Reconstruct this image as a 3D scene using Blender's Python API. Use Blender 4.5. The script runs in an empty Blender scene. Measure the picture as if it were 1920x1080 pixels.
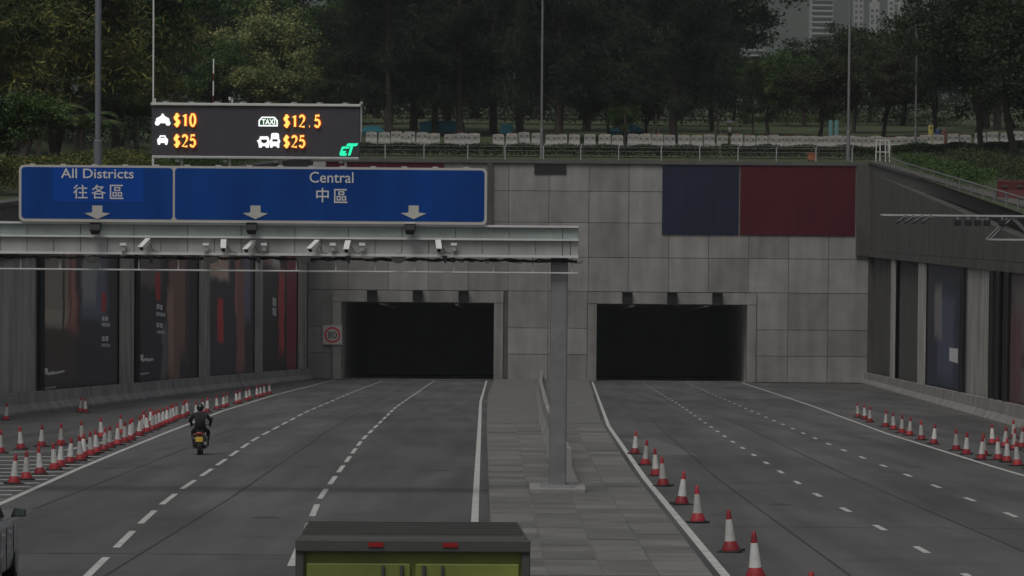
import bpy, math, random
import numpy as np
from mathutils import Vector, Matrix
random.seed(7)
rng = np.random.default_rng(7)
R = math.radians
SC = bpy.context.scene
COL = SC.collection

# ------------------------------------------------------------------ camera, sky, sun, exposure
CAM_Z, FPX = 4.7, 7000.0                      # eye height over the park level, focal length in photo pixels
PITCH, ROLL = math.atan(340 / FPX), R(0.45)
CM = Matrix.Rotation(math.pi / 2 - PITCH, 3, 'X') @ Matrix.Rotation(ROLL, 3, 'Z')
cam = bpy.data.cameras.new('camera'); cam_o = bpy.data.objects.new('camera', cam); COL.objects.link(cam_o)
cam_o.matrix_world = Matrix.Translation((0, 0, CAM_Z)) @ CM.to_4x4()
cam.sensor_width = 36; cam.lens = 36 * FPX / 1920
cam.clip_start = 0.5; cam.clip_end = 20000
SC.camera = cam_o

SUN_EL, SUN_AZ = R(58), R(205)                # overcast, brighter from behind the camera
w = bpy.data.worlds.new('World'); SC.world = w; w.use_nodes = True
nt = w.node_tree; bg = nt.nodes['Background']
sky = nt.nodes.new('ShaderNodeTexSky'); sky.sky_type = 'NISHITA'; sky.sun_disc = False
sky.sun_elevation = SUN_EL; sky.sun_rotation = SUN_AZ; sky.air_density = 1.5; sky.dust_density = 5; sky.ozone_density = 1
hsv = nt.nodes.new('ShaderNodeHueSaturation'); hsv.inputs['Saturation'].default_value = 0.35
nt.links.new(sky.outputs[0], hsv.inputs['Color']); nt.links.new(hsv.outputs[0], bg.inputs['Color'])
bg.inputs['Strength'].default_value = 0.095
sun = bpy.data.lights.new('sun', 'SUN'); sun_o = bpy.data.objects.new('sun', sun); COL.objects.link(sun_o)
sun.energy = 1.5; sun.angle = R(24); sun.color = (1.0, 0.96, 0.9)
sun_o.rotation_euler = (math.pi / 2 - SUN_EL, 0, math.pi - SUN_AZ)
sun_o.location = (0, 0, 60)
EXPO = -0.88
vs = SC.view_settings
vs.view_transform = 'Standard'; vs.look = 'None'; vs.exposure = EXPO; vs.gamma = 1; vs.use_curve_mapping = False
SC.cycles.max_bounces = 6; SC.cycles.diffuse_bounces = 3; SC.cycles.glossy_bounces = 3
SC.cycles.transparent_max_bounces = 8; SC.cycles.volume_bounces = 1
LUM = 2 ** -EXPO                              # radiance that shows as white

# ------------------------------------------------------------------ where things stand
GRADE = 0.0624
def road_z(Y): return 1.0 - GRADE * max(Y, 16)
def ray(px, py): return CM @ Vector(((px - 960) / FPX, (540 - py) / FPX, -1))
def at(px, py, Y):
    d = ray(px, py); t = Y / d.y
    return Vector((t * d.x, Y, CAM_Z + t * d.z))
def onroad(px, py):
    d = ray(px, py); t = (1.0 - CAM_Z) / (d.z + GRADE * d.y)
    return Vector((t * d.x, t * d.y, CAM_Z + t * d.z))
def left_x(Y): return -23.7 + 0.0329 * (Y - 169)
def right_x(Y): return max(18.2, 22.6 + 0.0554 * (Y - 165))
HEAD_Y = 333.0
def interp(x, pts):
    for (a, b), (c, d) in zip(pts, pts[1:]):
        if x <= c: return b + (d - b) * max(0, (x - a)) / (c - a)
    return pts[-1][1]
def ground_z(X, Y):
    z = interp(Y, [(336, 0), (361, .75), (370, 1.6), (450, 3.0), (900, 5), (1500, 8)])
    if X < left_x(min(Y, HEAD_Y)) - 3:
        z += min(5.0, (left_x(min(Y, HEAD_Y)) - 3 - X) * 0.12) * max(0, min(1, (420 - Y) / 80))
    if X > right_x(min(Y, HEAD_Y)) + 6 and Y < 420:
        z += min(2.0, (X - right_x(min(Y, HEAD_Y)) - 6) * 0.06) * max(0, min(1, (420 - Y) / 80))
    return z

# ------------------------------------------------------------------ mesh helpers
class MB:
    def __init__(s): s.v = []; s.f = []
    def quad(s, *p):
        n = len(s.v); s.v += [tuple(q) for q in p]; s.f.append(tuple(range(n, n + len(p)))); return s
    def box(s, c, d, M=None):
        x, y, z = [q / 2 for q in d]; n = len(s.v); c = Vector(c)
        for i in (-1, 1):
            for j in (-1, 1):
                for k in (-1, 1):
                    p = Vector((i * x, j * y, k * z))
                    if M is not None: p = M @ p
                    s.v.append(tuple(c + p))
        s.f += [tuple(n + q for q in f) for f in ((0, 1, 3, 2), (4, 6, 7, 5), (0, 4, 5, 1), (2, 3, 7, 6), (0, 2, 6, 4), (1, 5, 7, 3))]
        return s
    def tube(s, pts, r, n=10, caps=True):
        pts = [Vector(p) for p in pts]; rs = r if isinstance(r, (list, tuple)) else [r] * len(pts)
        base = len(s.v)
        for i, p in enumerate(pts):
            t = (pts[min(i + 1, len(pts) - 1)] - pts[max(i - 1, 0)]).normalized()
            a = t.cross(Vector((0, 0, 1)) if abs(t.z) < .9 else Vector((1, 0, 0))).normalized(); b = t.cross(a)
            for k in range(n):
                g = 2 * math.pi * k / n
                s.v.append(tuple(p + (a * math.cos(g) + b * math.sin(g)) * rs[i]))
        for i in range(len(pts) - 1):
            for k in range(n):
                q = base + i * n; k2 = (k + 1) % n
                s.f.append((q + k, q + k2, q + n + k2, q + n + k))
        if caps:
            s.f.append(tuple(base + k for k in range(n))); q = base + (len(pts) - 1) * n
            s.f.append(tuple(q + n - 1 - k for k in range(n)))
        return s
    def lathe(s, prof, c=(0, 0, 0), n=14):
        base = len(s.v)
        for r, z in prof:
            for k in range(n):
                g = 2 * math.pi * k / n
                s.v.append((c[0] + r * math.cos(g), c[1] + r * math.sin(g), c[2] + z))
        for i in range(len(prof) - 1):
            for k in range(n):
                q = base + i * n; k2 = (k + 1) % n
                s.f.append((q + k, q + k2, q + n + k2, q + n + k))
        s.f.append(tuple(base + n - 1 - k for k in range(n)))
        s.f.append(tuple(base + (len(prof) - 1) * n + k for k in range(n)))
        return s
    def slab(s, poly, y0, y1):
        """polygon in XZ pulled from y0 to y1"""
        n = len(poly); b = len(s.v)
        s.v += [(x, y0, z) for x, z in poly] + [(x, y1, z) for x, z in poly]
        s.f.append(tuple(range(b, b + n))); s.f.append(tuple(range(b + 2 * n - 1, b + n - 1, -1)))
        for k in range(n):
            k2 = (k + 1) % n; s.f.append((b + k, b + n + k, b + n + k2, b + k2))
        return s
    def loft(s, rings, caps=True):
        n = len(rings[0]); b = len(s.v)
        for r in rings: s.v += [tuple(p) for p in r]
        for i in range(len(rings) - 1):
            for k in range(n):
                k2 = (k + 1) % n; q = b + i * n
                s.f.append((q + k, q + k2, q + n + k2, q + n + k))
        if caps:
            s.f.append(tuple(b + n - 1 - k for k in range(n))); q = b + (len(rings) - 1) * n
            s.f.append(tuple(q + k for k in range(n)))
        return s
    def ball(s, c, r, n=12, m=8):
        rx, ry, rz = r if isinstance(r, (tuple, list)) else (r, r, r)
        rings = []
        for i in range(1, m):
            a = math.pi * i / m
            rings.append([(c[0] + rx * math.sin(a) * math.cos(2 * math.pi * k / n), c[1] + ry * math.sin(a) * math.sin(2 * math.pi * k / n), c[2] - rz * math.cos(a)) for k in range(n)])
        return s.loft(rings)
    def build(s, name, mat, parent=None, smooth=False, bevel=0):
        me = bpy.data.meshes.new(name); me.from_pydata(s.v, [], s.f); me.validate()
        return mobj(name, me, mat, parent, smooth, bevel)
def mobj(name, me, mat, parent=None, smooth=False, bevel=0):
    if mat is not None:
        me.materials.clear(); me.materials.append(mat)
    if smooth:
        me.polygons.foreach_set('use_smooth', [True] * len(me.polygons))
        try: me.set_sharp_from_angle(angle=R(40))
        except Exception: pass
    o = bpy.data.objects.new(name, me); COL.objects.link(o)
    if parent is not None: o.parent = parent
    if bevel:
        b = o.modifiers.new('bevel', 'BEVEL'); b.width = bevel; b.segments = 2; b.limit_method = 'ANGLE'
    return o
def tag(o, label=None, cat=None, group=None, kind=None):
    if label: o['label'] = label
    if cat: o['category'] = cat
    if group: o['group'] = group
    if kind: o['kind'] = kind
    return o
def thing(name, label, cat, loc=(0, 0, 0), rotz=0, group=None):
    o = bpy.data.objects.new(name, None); COL.objects.link(o)
    o.location = loc; o.rotation_euler = (0, 0, rotz); o.empty_display_size = .3
    return tag(o, label, cat, group)
def kids(o): return KIDS.get(o.name, [])
def copy_tree(o, parent=None):
    c = o.copy(); COL.objects.link(c); c.parent = parent
    for ch in o.children: copy_tree(ch, c)
    return c
def refresh(): bpy.context.view_layer.update()

# ------------------------------------------------------------------ materials
def mat(name, c, rough=.7, var=.0, scale=3., metal=0, spec=.5, bump=0, bscale=20, streak=0, c2=None, stretch=(1, 1, 1), coat=0):
    m = bpy.data.materials.new(name); m.use_nodes = True; n = m.node_tree; b = n.nodes['Principled BSDF']
    b.inputs['Base Color'].default_value = (*c, 1); b.inputs['Roughness'].default_value = rough
    b.inputs['Metallic'].default_value = metal; b.inputs['Specular IOR Level'].default_value = spec
    if coat: b.inputs['Coat Weight'].default_value = coat; b.inputs['Coat Roughness'].default_value = .08
    tc = n.nodes.new('ShaderNodeTexCoord')
    if var or c2:
        mp = n.nodes.new('ShaderNodeMapping'); mp.inputs['Scale'].default_value = stretch
        n.links.new(tc.outputs['Object'], mp.inputs[0])
        no = n.nodes.new('ShaderNodeTexNoise'); no.inputs['Scale'].default_value = scale; no.inputs['Detail'].default_value = 6
        no.inputs['Roughness'].default_value = .6
        n.links.new(mp.outputs[0], no.inputs[0])
        cr = n.nodes.new('ShaderNodeValToRGB'); cr.color_ramp.elements[0].position = .3; cr.color_ramp.elements[1].position = .7
        lo = c2 or tuple(q * (1 - var) for q in c); hi = c if c2 else tuple(min(1, q * (1 + var)) for q in c)
        cr.color_ramp.elements[0].color = (*lo, 1); cr.color_ramp.elements[1].color = (*hi, 1)
        n.links.new(no.outputs[0], cr.inputs[0]); out = cr.outputs[0]
        if streak:                            # rain streaks running down
            mp2 = n.nodes.new('ShaderNodeMapping'); mp2.inputs['Scale'].default_value = (.45, .45, .05)
            n.links.new(tc.outputs['Object'], mp2.inputs[0])
            n2 = n.nodes.new('ShaderNodeTexNoise'); n2.inputs['Scale'].default_value = 2.2; n2.inputs['Detail'].default_value = 5
            n.links.new(mp2.outputs[0], n2.inputs[0])
            mr = n.nodes.new('ShaderNodeMapRange'); mr.inputs[1].default_value = .35; mr.inputs[2].default_value = .65
            mr.inputs[3].default_value = 1 - streak; mr.inputs[4].default_value = 1.05
            n.links.new(n2.outputs[0], mr.inputs[0])
            mx = n.nodes.new('ShaderNodeMix'); mx.data_type = 'RGBA'; mx.blend_type = 'MULTIPLY'; mx.inputs[0].default_value = 1
            n.links.new(out, mx.inputs[6]); n.links.new(mr.outputs[0], mx.inputs[7]); out = mx.outputs[2]
        n.links.new(out, b.inputs['Base Color'])
    if bump:
        n3 = n.nodes.new('ShaderNodeTexNoise'); n3.inputs['Scale'].default_value = bscale; n3.inputs['Detail'].default_value = 4
        n.links.new(tc.outputs['Object'], n3.inputs[0])
        bp = n.nodes.new('ShaderNodeBump'); bp.inputs['Strength'].default_value = bump; bp.inputs['Distance'].default_value = .02
        n.links.new(n3.outputs[0], bp.inputs['Height']); n.links.new(bp.outputs[0], b.inputs['Normal'])
    return m
def emit(name, c, k):
    m = bpy.data.materials.new(name); m.use_nodes = True; n = m.node_tree
    b = n.nodes['Principled BSDF']; b.inputs['Base Color'].default_value = (0.02, 0.02, 0.02, 1)
    b.inputs['Emission Color'].default_value = (*c, 1); b.inputs['Emission Strength'].default_value = k * LUM
    return m
def leaf_mat(name, ca, cb, cc, nscale=.25, trans=.25):
    """ca dark, cb mid, cc tips: clump noise and a random step per leaf"""
    m = bpy.data.materials.new(name); m.use_nodes = True; n = m.node_tree; b = n.nodes['Principled BSDF']
    b.inputs['Roughness'].default_value = .6; b.inputs['Specular IOR Level'].default_value = .25
    tc = n.nodes.new('ShaderNodeTexCoord'); no = n.nodes.new('ShaderNodeTexNoise')
    no.inputs['Scale'].default_value = nscale; no.inputs['Detail'].default_value = 3
    oi = n.nodes.new('ShaderNodeObjectInfo'); ad0 = n.nodes.new('ShaderNodeVectorMath'); ad0.operation = 'ADD'
    ml = n.nodes.new('ShaderNodeVectorMath'); ml.operation = 'SCALE'; ml.inputs[0].default_value = (37, 17, 29)
    n.links.new(oi.outputs['Random'], ml.inputs['Scale']); n.links.new(ml.outputs[0], ad0.inputs[1])
    n.links.new(tc.outputs['Object'], ad0.inputs[0]); n.links.new(ad0.outputs[0], no.inputs[0])
    ge = n.nodes.new('ShaderNodeNewGeometry')
    mm = n.nodes.new('ShaderNodeMath'); mm.operation = 'MULTIPLY_ADD'; mm.inputs[1].default_value = .45; mm.inputs[2].default_value = -.22
    n.links.new(ge.outputs['Random Per Island'], mm.inputs[0])
    ad = n.nodes.new('ShaderNodeMath'); ad.operation = 'ADD'; n.links.new(no.outputs[0], ad.inputs[0]); n.links.new(mm.outputs[0], ad.inputs[1])
    cr = n.nodes.new('ShaderNodeValToRGB'); e = cr.color_ramp.elements
    e[0].position = .28; e[0].color = (*ca, 1); e[1].position = .78; e[1].color = (*cc, 1)
    q = e.new(.5); q.color = (*cb, 1)
    n.links.new(ad.outputs[0], cr.inputs[0]); n.links.new(cr.outputs[0], b.inputs['Base Color'])
    tr = n.nodes.new('ShaderNodeBsdfTranslucent'); n.links.new(cr.outputs[0], tr.inputs[0])
    mx = n.nodes.new('ShaderNodeMixShader'); mx.inputs[0].default_value = trans
    n.links.new(b.outputs[0], mx.inputs[1]); n.links.new(tr.outputs[0], mx.inputs[2])
    n.links.new(mx.outputs[0], n.nodes['Material Output'].inputs[0])
    return m
def print_mat(name, base, blobs, noise=.15):
    """a printed poster: soft and hard patches in the sheet's own 0..1 coordinates (x along, z up)"""
    m = bpy.data.materials.new(name); m.use_nodes = True; n = m.node_tree; b = n.nodes['Principled BSDF']
    b.inputs['Roughness'].default_value = .5; base = tuple(q * 1.2 for q in base); blobs = [(*q[:4], tuple(min(.8, c_ * 1.8) for c_ in q[4]), q[5] * .6) for q in blobs]
    tc = n.nodes.new('ShaderNodeTexCoord'); sp = n.nodes.new('ShaderNodeSeparateXYZ'); n.links.new(tc.outputs['Generated'], sp.inputs[0])
    no = n.nodes.new('ShaderNodeTexNoise'); no.inputs['Scale'].default_value = 5; no.inputs['Detail'].default_value = 4
    n.links.new(tc.outputs['Generated'], no.inputs[0])
    def M(op, a, bb=None, c=None):
        q = n.nodes.new('ShaderNodeMath'); q.operation = op
        for i, t in enumerate((a, bb, c)):
            if t is None: continue
            if isinstance(t, (int, float)): q.inputs[i].default_value = t
            else: n.links.new(t, q.inputs[i])
        return q.outputs[0]
    wob = M('SUBTRACT', no.outputs[0], .5)
    zz = M('MULTIPLY', M('ADD', sp.outputs[2], M('MULTIPLY', M('SUBTRACT', sp.outputs[0], 1), .21)), 1.16)   # the print follows the road's fall
    cur = n.nodes.new('ShaderNodeRGB'); cur.outputs[0].default_value = (*base, 1); cur = cur.outputs[0]
    for (u, v, ru, rv, col, soft) in blobs:
        k = noise * min(1, soft * 3)
        uu = M('MULTIPLY_ADD', wob, k, sp.outputs[0]); vv = M('MULTIPLY_ADD', wob, k, zz)
        du = M('DIVIDE', M('ABSOLUTE', M('SUBTRACT', uu, u)), ru); dv = M('DIVIDE', M('ABSOLUTE', M('SUBTRACT', vv, v)), rv)
        d = M('MAXIMUM', du, dv)
        mr = n.nodes.new('ShaderNodeMapRange'); mr.interpolation_type = 'SMOOTHSTEP'
        mr.inputs[1].default_value = 1 + soft; mr.inputs[2].default_value = 1 - soft
        n.links.new(d, mr.inputs[0])
        mx = n.nodes.new('ShaderNodeMix'); mx.data_type = 'RGBA'; mx.inputs[7].default_value = (*col, 1)
        n.links.new(mr.outputs[0], mx.inputs[0]); n.links.new(cur, mx.inputs[6]); cur = mx.outputs[2]
    n.links.new(cur, b.inputs['Base Color'])
    return m

M = dict(
    conc=mat('concrete', (.29, .287, .275), .85, .2, .35, streak=.28, bump=.2, bscale=6),
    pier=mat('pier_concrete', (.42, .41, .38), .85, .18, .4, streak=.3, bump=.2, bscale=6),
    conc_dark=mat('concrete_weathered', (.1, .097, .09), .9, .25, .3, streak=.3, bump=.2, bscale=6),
    barrier=mat('barrier_concrete', (.3, .29, .28), .85, .2, .5, streak=.25, bump=.2, bscale=8),
    coping=mat('coping_concrete', (.11, .108, .1), .9, .2, 1.2, bump=.2),
    tray=mat('gantry_glassy_panel', (.3, .35, .335), .45, .12, 1.5, streak=.2),
    panel=mat('gantry_panel', (.37, .375, .368), .5, .1, 1.2, streak=.22),
    galv=mat('galvanised_steel', (.5, .52, .53), .45, .12, 4, metal=.4),
    galv_d=mat('aged_steel', (.22, .225, .23), .55, .15, 3, metal=.3),
    rail=mat('pale_steel_rail', (.62, .63, .62), .45, .08, 3),
    cable=mat('black_cable', (.012, .012, .014), .6),
    white=mat('white_plastic', (.78, .78, .76), .4, .05, 5),
    blacks=mat('black_housing', (.018, .018, .02), .45),
    glass=mat('dark_glass', (.01, .012, .014), .08, spec=.7),
    blue=mat('sign_blue', (.003, .05, .25), .55, .18, 1.3, spec=.2, stretch=(1, 1, .15)),
    blue2=mat('sign_blue_patch', (.003, .062, .35), .55, .05, 1, spec=.2),
    border=mat('sign_border', (.5, .49, .47), .5, .06, 2),
    letter=mat('sign_lettering', (.66, .66, .66), .45),
    arrow=mat('sign_arrow', (.5, .5, .46), .5, .05, 2),
    led=mat('led_face', (.058, .055, .07), .7, .08, 2),
    red=mat('banner_red', (.085, .012, .02), .85, .15, .25, spec=.2),
    navy=mat('banner_navy', (.02, .026, .05), .85, .12, .25, spec=.2),
    logo_red=mat('logo_red', (.62, .03, .06), .5), logo_white=mat('logo_white', (.8, .8, .8), .5),
    line=mat('road_paint', (.5, .5, .48), .7, .25, 3, bump=.1),
    cone_red=mat('cone_red', (.36, .025, .035), .5, .12, 4), cone_white=mat('cone_white', (.62, .62, .6), .5, .12, 4),
    cone_base=mat('cone_rubber', (.02, .02, .02), .85),
    bark=mat('bark', (.05, .042, .034), .95, .35, 2, bump=.5, bscale=10),
    bark2=mat('pale_bark', (.12, .11, .09), .95, .3, 2, bump=.4, bscale=8),
    teal=mat('teal_tarpaulin', (.03, .2, .26), .6, .15, 1.5),
    wbar=mat('barrier_plastic', (.3, .295, .28), .7, .3, 1.2),
    tyre=mat('rubber', (.015, .015, .015), .8), alloy=mat('alloy', (.35, .35, .36), .35, metal=.8),
    silver=mat('car_silver', (.33, .34, .36), .35, metal=.1, coat=.5), lime=mat('truck_lime', (.2, .235, .045), .5, .18, 1.5, streak=.3),
    dgrey=mat('dark_grey_frame', (.06, .06, .058), .6, .1, 3), redlamp=mat('tail_lamp', (.3, .012, .015), .25),
    plate_y=mat('plate_yellow', (.6, .42, .06), .5), black=mat('black_paint', (.012, .012, .014), .3, coat=.5),
    cloth_d=mat('dark_cloth', (.02, .02, .024), .9), cloth_w=mat('white_cloth', (.75, .75, .75), .9), skin=mat('skin', (.35, .2, .13), .6),
    umb=mat('umbrella_grey', (.3, .28, .3), .7, .1, 3), yellow=mat('bin_yellow', (.36, .32, .09), .5, .1, 3), bblue=mat('bin_blue', (.03, .07, .18), .5, .1, 3),
    bbrown=mat('bin_brown', (.16, .07, .05), .5, .1, 3), orange=mat('faded_orange', (.38, .12, .06), .7, .2, 3),
    green_b=mat('banner_green', (.16, .42, .03), .5, .05, 1), tower=mat('tower_render', (.3, .3, .3), .8, .08, .1),
    tower_w=mat('tower_window', (.06, .07, .08), .25), redb=mat('red_plastic', (.085, .008, .01), .6, .15, 2), hair=mat('hair', (.012, .01, .01), .7),
)
# ground: grass with bare soil
M['grass'] = mat('grass_ground', (.055, .085, .022), .95, c2=(.045, .05, .025), scale=.35, bump=.5, bscale=8)
M['hill'] = mat('hill_wood', (.03, .042, .028), .95, c2=(.018, .028, .02), scale=.02, bump=.5, bscale=.2)
def asphalt():
    m = bpy.data.materials.new('asphalt'); m.use_nodes = True; n = m.node_tree; b = n.nodes['Principled BSDF']
    tc = n.nodes.new('ShaderNodeTexCoord')
    def noise(sc, st, det=5):
        mp = n.nodes.new('ShaderNodeMapping'); mp.inputs['Scale'].default_value = st; n.links.new(tc.outputs['Object'], mp.inputs[0])
        q = n.nodes.new('ShaderNodeTexNoise'); q.inputs['Scale'].default_value = sc; q.inputs['Detail'].default_value = det
        n.links.new(mp.outputs[0], q.inputs[0]); return q.outputs[0]
    def ramp(src, p0, c0, p1, c1):
        r = n.nodes.new('ShaderNodeMapRange'); r.inputs[1].default_value = p0; r.inputs[2].default_value = p1
        r.inputs[3].default_value = c0; r.inputs[4].default_value = c1; n.links.new(src, r.inputs[0]); return r.outputs[0]
    def mul(a, bb):
        q = n.nodes.new('ShaderNodeMath'); q.operation = 'MULTIPLY'; n.links.new(a, q.inputs[0]); n.links.new(bb, q.inputs[1]); return q.outputs[0]
    v = mul(ramp(noise(.12, (1, .35, 1)), .32, .78, .68, 1.18), ramp(noise(.9, (1, .02, 1)), .32, .72, .68, 1.16))   # patches, wheel-track wear
    v = mul(v, ramp(noise(.5, (1, .8, 1), 6), .56, 1.0, .7, .84))            # oil stains
    v = mul(v, ramp(noise(14, (1, 1, 1), 3), .3, .9, .7, 1.1))
    rgb = n.nodes.new('ShaderNodeMix'); rgb.data_type = 'RGBA'; rgb.blend_type = 'MULTIPLY'; rgb.inputs[0].default_value = 1
    rgb.inputs[6].default_value = (.108, .107, .106, 1); n.links.new(v, rgb.inputs[7]); n.links.new(rgb.outputs[2], b.inputs['Base Color'])
    b.inputs['Roughness'].default_value = .85; b.inputs['Specular IOR Level'].default_value = .3
    bp = n.nodes.new('ShaderNodeBump'); bp.inputs['Strength'].default_value = .25; bp.inputs['Distance'].default_value = .01
    n.links.new(noise(60, (1, 1, 1), 3), bp.inputs['Height']); n.links.new(bp.outputs[0], b.inputs['Normal'])
    return m
M['road'] = asphalt()
M['tar'] = mat('tar_seam', (.035, .035, .035), .7)

# ------------------------------------------------------------------ the setting: road, ground, hill
mb = MB(); ys = [-60, 0, 16] + list(range(30, 400, 10)); xs = [-34, -20, -10, 0, 10, 20, 36]
for i in range(len(ys) - 1):
    for j in range(len(xs) - 1):
        a, b_ = ys[i], ys[i + 1]
        mb.quad((xs[j], a, road_z(a)), (xs[j + 1], a, road_z(a)), (xs[j + 1], b_, road_z(b_)), (xs[j], b_, road_z(b_)))
tag(mb.build('road', M['road']), kind='structure')

mb = MB(); ys = [-60, 0] + list(range(20, 334, 20)) + [HEAD_Y]
offs = [.4, 3.4, 10, 20, 40, 80, 200, 1500]
for i in range(len(ys) - 1):
    for j in range(len(offs) - 1):
        for sgn, wx in ((-1, left_x), (1, right_x)):
            q = [(wx(Y) + sgn * o, Y) for Y, o in ((ys[i], offs[j]), (ys[i], offs[j + 1]), (ys[i + 1], offs[j + 1]), (ys[i + 1], offs[j]))]
            if sgn < 0: q.reverse()
            mb.quad(*[(x, y, ground_z(x, y)) for x, y in q])
ys = [HEAD_Y + .6, 336, 348, 361, 365, 370, 385, 400, 420, 450, 600, 900, 1500, 4000, 9000]
xs = [-6000, -1500, -400, -200, -120, -80, -60, -45, -36, -28, -21.4] + list(np.arange(-18.3, 32, 5)) + [32, 38, 46, 56, 75, 100, 160, 300, 1500, 6000]
for i in range(len(ys) - 1):
    for j in range(len(xs) - 1):
        q = [(xs[j], ys[i]), (xs[j + 1], ys[i]), (xs[j + 1], ys[i + 1]), (xs[j], ys[i + 1])]
        mb.quad(*[(x, y, ground_z(x, y)) for x, y in q])
tag(mb.build('ground', M['grass'], smooth=True), kind='structure')

def hill(name, Y0, depth, top, seed, m):
    r = random.Random(seed); nx, ny = 90, 14; mb = MB(); ph = [r.uniform(0, 6) for _ in range(8)]
    def h(x, t):
        a = top * (1 + .22 * math.sin(x / 310 + ph[0]) + .12 * math.sin(x / 130 + ph[1]) + .05 * math.sin(x / 47 + ph[2]))
        return -3 + a * math.sin(min(1, t) * math.pi / 2) ** 1.3 + (4 * math.sin(x / 23 + t * 9 + ph[3]) if t > 0 else 0)
    for i in range(nx):
        for j in range(ny):
            q = []
            for a, b_ in ((i, j), (i + 1, j), (i + 1, j + 1), (i, j + 1)):
                x = -2200 + 4400 * a / nx; t = b_ / ny
                q.append((x, Y0 + depth * t + 60 * math.sin(x / 190 + ph[4]), h(x, t)))
            mb.quad(*q)
    return tag(mb.build(name, m, smooth=True), kind='structure')
hill('hill', 2600, 900, 230, 3, M['hill'])

# ------------------------------------------------------------------ painted markings on the road
def strip(name, pts, wd, parent=None, z=.006, m='line'):
    """a painted strip following road points (X, Y)"""
    mb = MB()
    for (x0, y0), (x1, y1) in zip(pts, pts[1:]):
        t = Vector((x1 - x0, y1 - y0)).normalized(); nx_, ny_ = -t.y * wd / 2, t.x * wd / 2
        mb.quad((x0 + nx_, y0 + ny_, road_z(y0 + ny_) + z), (x0 - nx_, y0 - ny_, road_z(y0 - ny_) + z), (x1 - nx_, y1 - ny_, road_z(y1 - ny_) + z), (x1 + nx_, y1 + ny_, road_z(y1 + ny_) + z))
    o = mb.build(name, M[m], parent)
    if parent is None: tag(o, kind='structure')
    return o
def rp(px, py): p = onroad(px, py); return (p.x, p.y)
LEFT_LINE = [(-9.2, 20), (-10.6, 62), rp(0, 945), rp(145, 880), rp(226, 846), rp(310, 812), (-14.4, 185), (-15.2, 240), (-15.6, 330)]
strip('edge_line', LEFT_LINE, .16)
def along(poly, s0, s1, step=2.0):
    out = []; acc = 0
    for (a, b_) in zip(poly, poly[1:]):
        L = math.hypot(b_[0] - a[0], b_[1] - a[1])
        for q in (s0, s1):
            if acc <= q < acc + L:
                t = (q - acc) / L; out.append((a[0] + (b_[0] - a[0]) * t, a[1] + (b_[1] - a[1]) * t))
        acc += L
    return out
lanes = {
    'a': [rp(170, 1074), rp(225, 1020), rp(268, 977), rp(308, 942), rp(345, 914), rp(377, 893), rp(399, 878), (-9.3, 135), (-10.2, 185), (-10.9, 260), (-11.2, 330)],
    'b': [(-3.2, 50), (-4.4, 86), (-5.4, 135), (-6.2, 200), (-6.8, 330)],
    'c': [rp(1809, 1077), rp(1723, 1028), (7.4, 90), (8.2, 140), (9.8, 220), (11.5, 330)],
    'd': [(10.2, 50), rp(1884, 961), rp(1806, 932), (11.4, 130), (13.2, 220), (15.5, 330)],
}
marks = [('lane_dash', k) for k in lanes]
for k, poly in lanes.items():
    # extend towards the camera
    (x0, y0), (x1, y1) = poly[0], poly[1]; f = (24 - y0) / (y1 - y0); poly = [(x0 + (x1 - x0) * f, 24)] + poly
    # the measured dashes fix the rhythm of the first row
    y_, per, on = {'a': (64.9 - 42.25, 8.45, 5.6), 'b': (26.2, 8.45, 5.6), 'c': (65.2 - 39, 7.8, 2.1), 'd': (79 - 46.8, 7.8, 2.1)}[k]
    inv = [(q[1], q[0]) for q in poly]
    while y_ + on < 331:
        strip('lane_dash', [(interp(y_, inv), y_), (interp(y_ + on, inv), y_ + on)], .13); y_ += per
strip('edge_line', [(-.2, 22), (-.6, 60), (-.8, 86), (-1.2, 140), (-1.8, 220), (-2.2, 331)], .15)
strip('edge_line', [(3.2, 22), (3.4, 60), (3.6, 100), (4.2, 160), (5.6, 240), (7.2, 331)], .15)
strip('edge_line', [(13.2, 22), (13.8, 70), rp(1920, 892), rp(1865, 876), (15.2, 150), (17.5, 220), (20.5, 331)], .15)
# hatched area left of the edge line: bars running across
bars = [(857, 62), (864, 74), (872, 92), (879, 70), (886, 55), (893, 80), (900, 62), (907, 62), (914, 50), (921, 36), (929, 22), (937, 8)]
def line_px(py): return (945 - py) / .43
for py, _ in bars:
    a = rp(-150, py + 1); b_ = rp(max(-20, line_px(py) - 14), py - 1)
    strip('hatch_bar', [a, b_], .42)
strip('hatch_edge', [rp(-60, 852), rp(125, 844), rp(190, 830), rp(262, 818)], .18)
# tar seams and a worn patch
strip('tar_seam', [rp(165, 876), rp(200, 879), rp(250, 876), rp(312, 877)], .07, m='tar', z=.004)
strip('tar_seam', [rp(255, 872), rp(290, 875), rp(318, 876)], .05, m='tar', z=.004)

M['cast'] = mat('cast_iron', (.05, .048, .045), .8, .2, 8)
M['slab'] = mat('paving_slab', (.17, .168, .16), .9, .22, .8, bump=.25, bscale=15)
n_ = M['slab'].node_tree; b_ = n_.nodes['Principled BSDF']; src = b_.inputs['Base Color'].links[0].from_socket
oi_ = n_.nodes.new('ShaderNodeObjectInfo'); mr_ = n_.nodes.new('ShaderNodeMapRange'); mr_.inputs[3].default_value = .72; mr_.inputs[4].default_value = 1.12
n_.links.new(oi_.outputs['Random'], mr_.inputs[0]); mx_ = n_.nodes.new('ShaderNodeMix'); mx_.data_type = 'RGBA'; mx_.blend_type = 'MULTIPLY'; mx_.inputs[0].default_value = 1
n_.links.new(src, mx_.inputs[6]); n_.links.new(mr_.outputs[0], mx_.inputs[7]); n_.links.new(mx_.outputs[2], b_.inputs['Base Color'])
M['patch'] = mat('asphalt_patch', (.082, .082, .083), .88, .14, .6, bump=.2, bscale=40)
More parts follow.
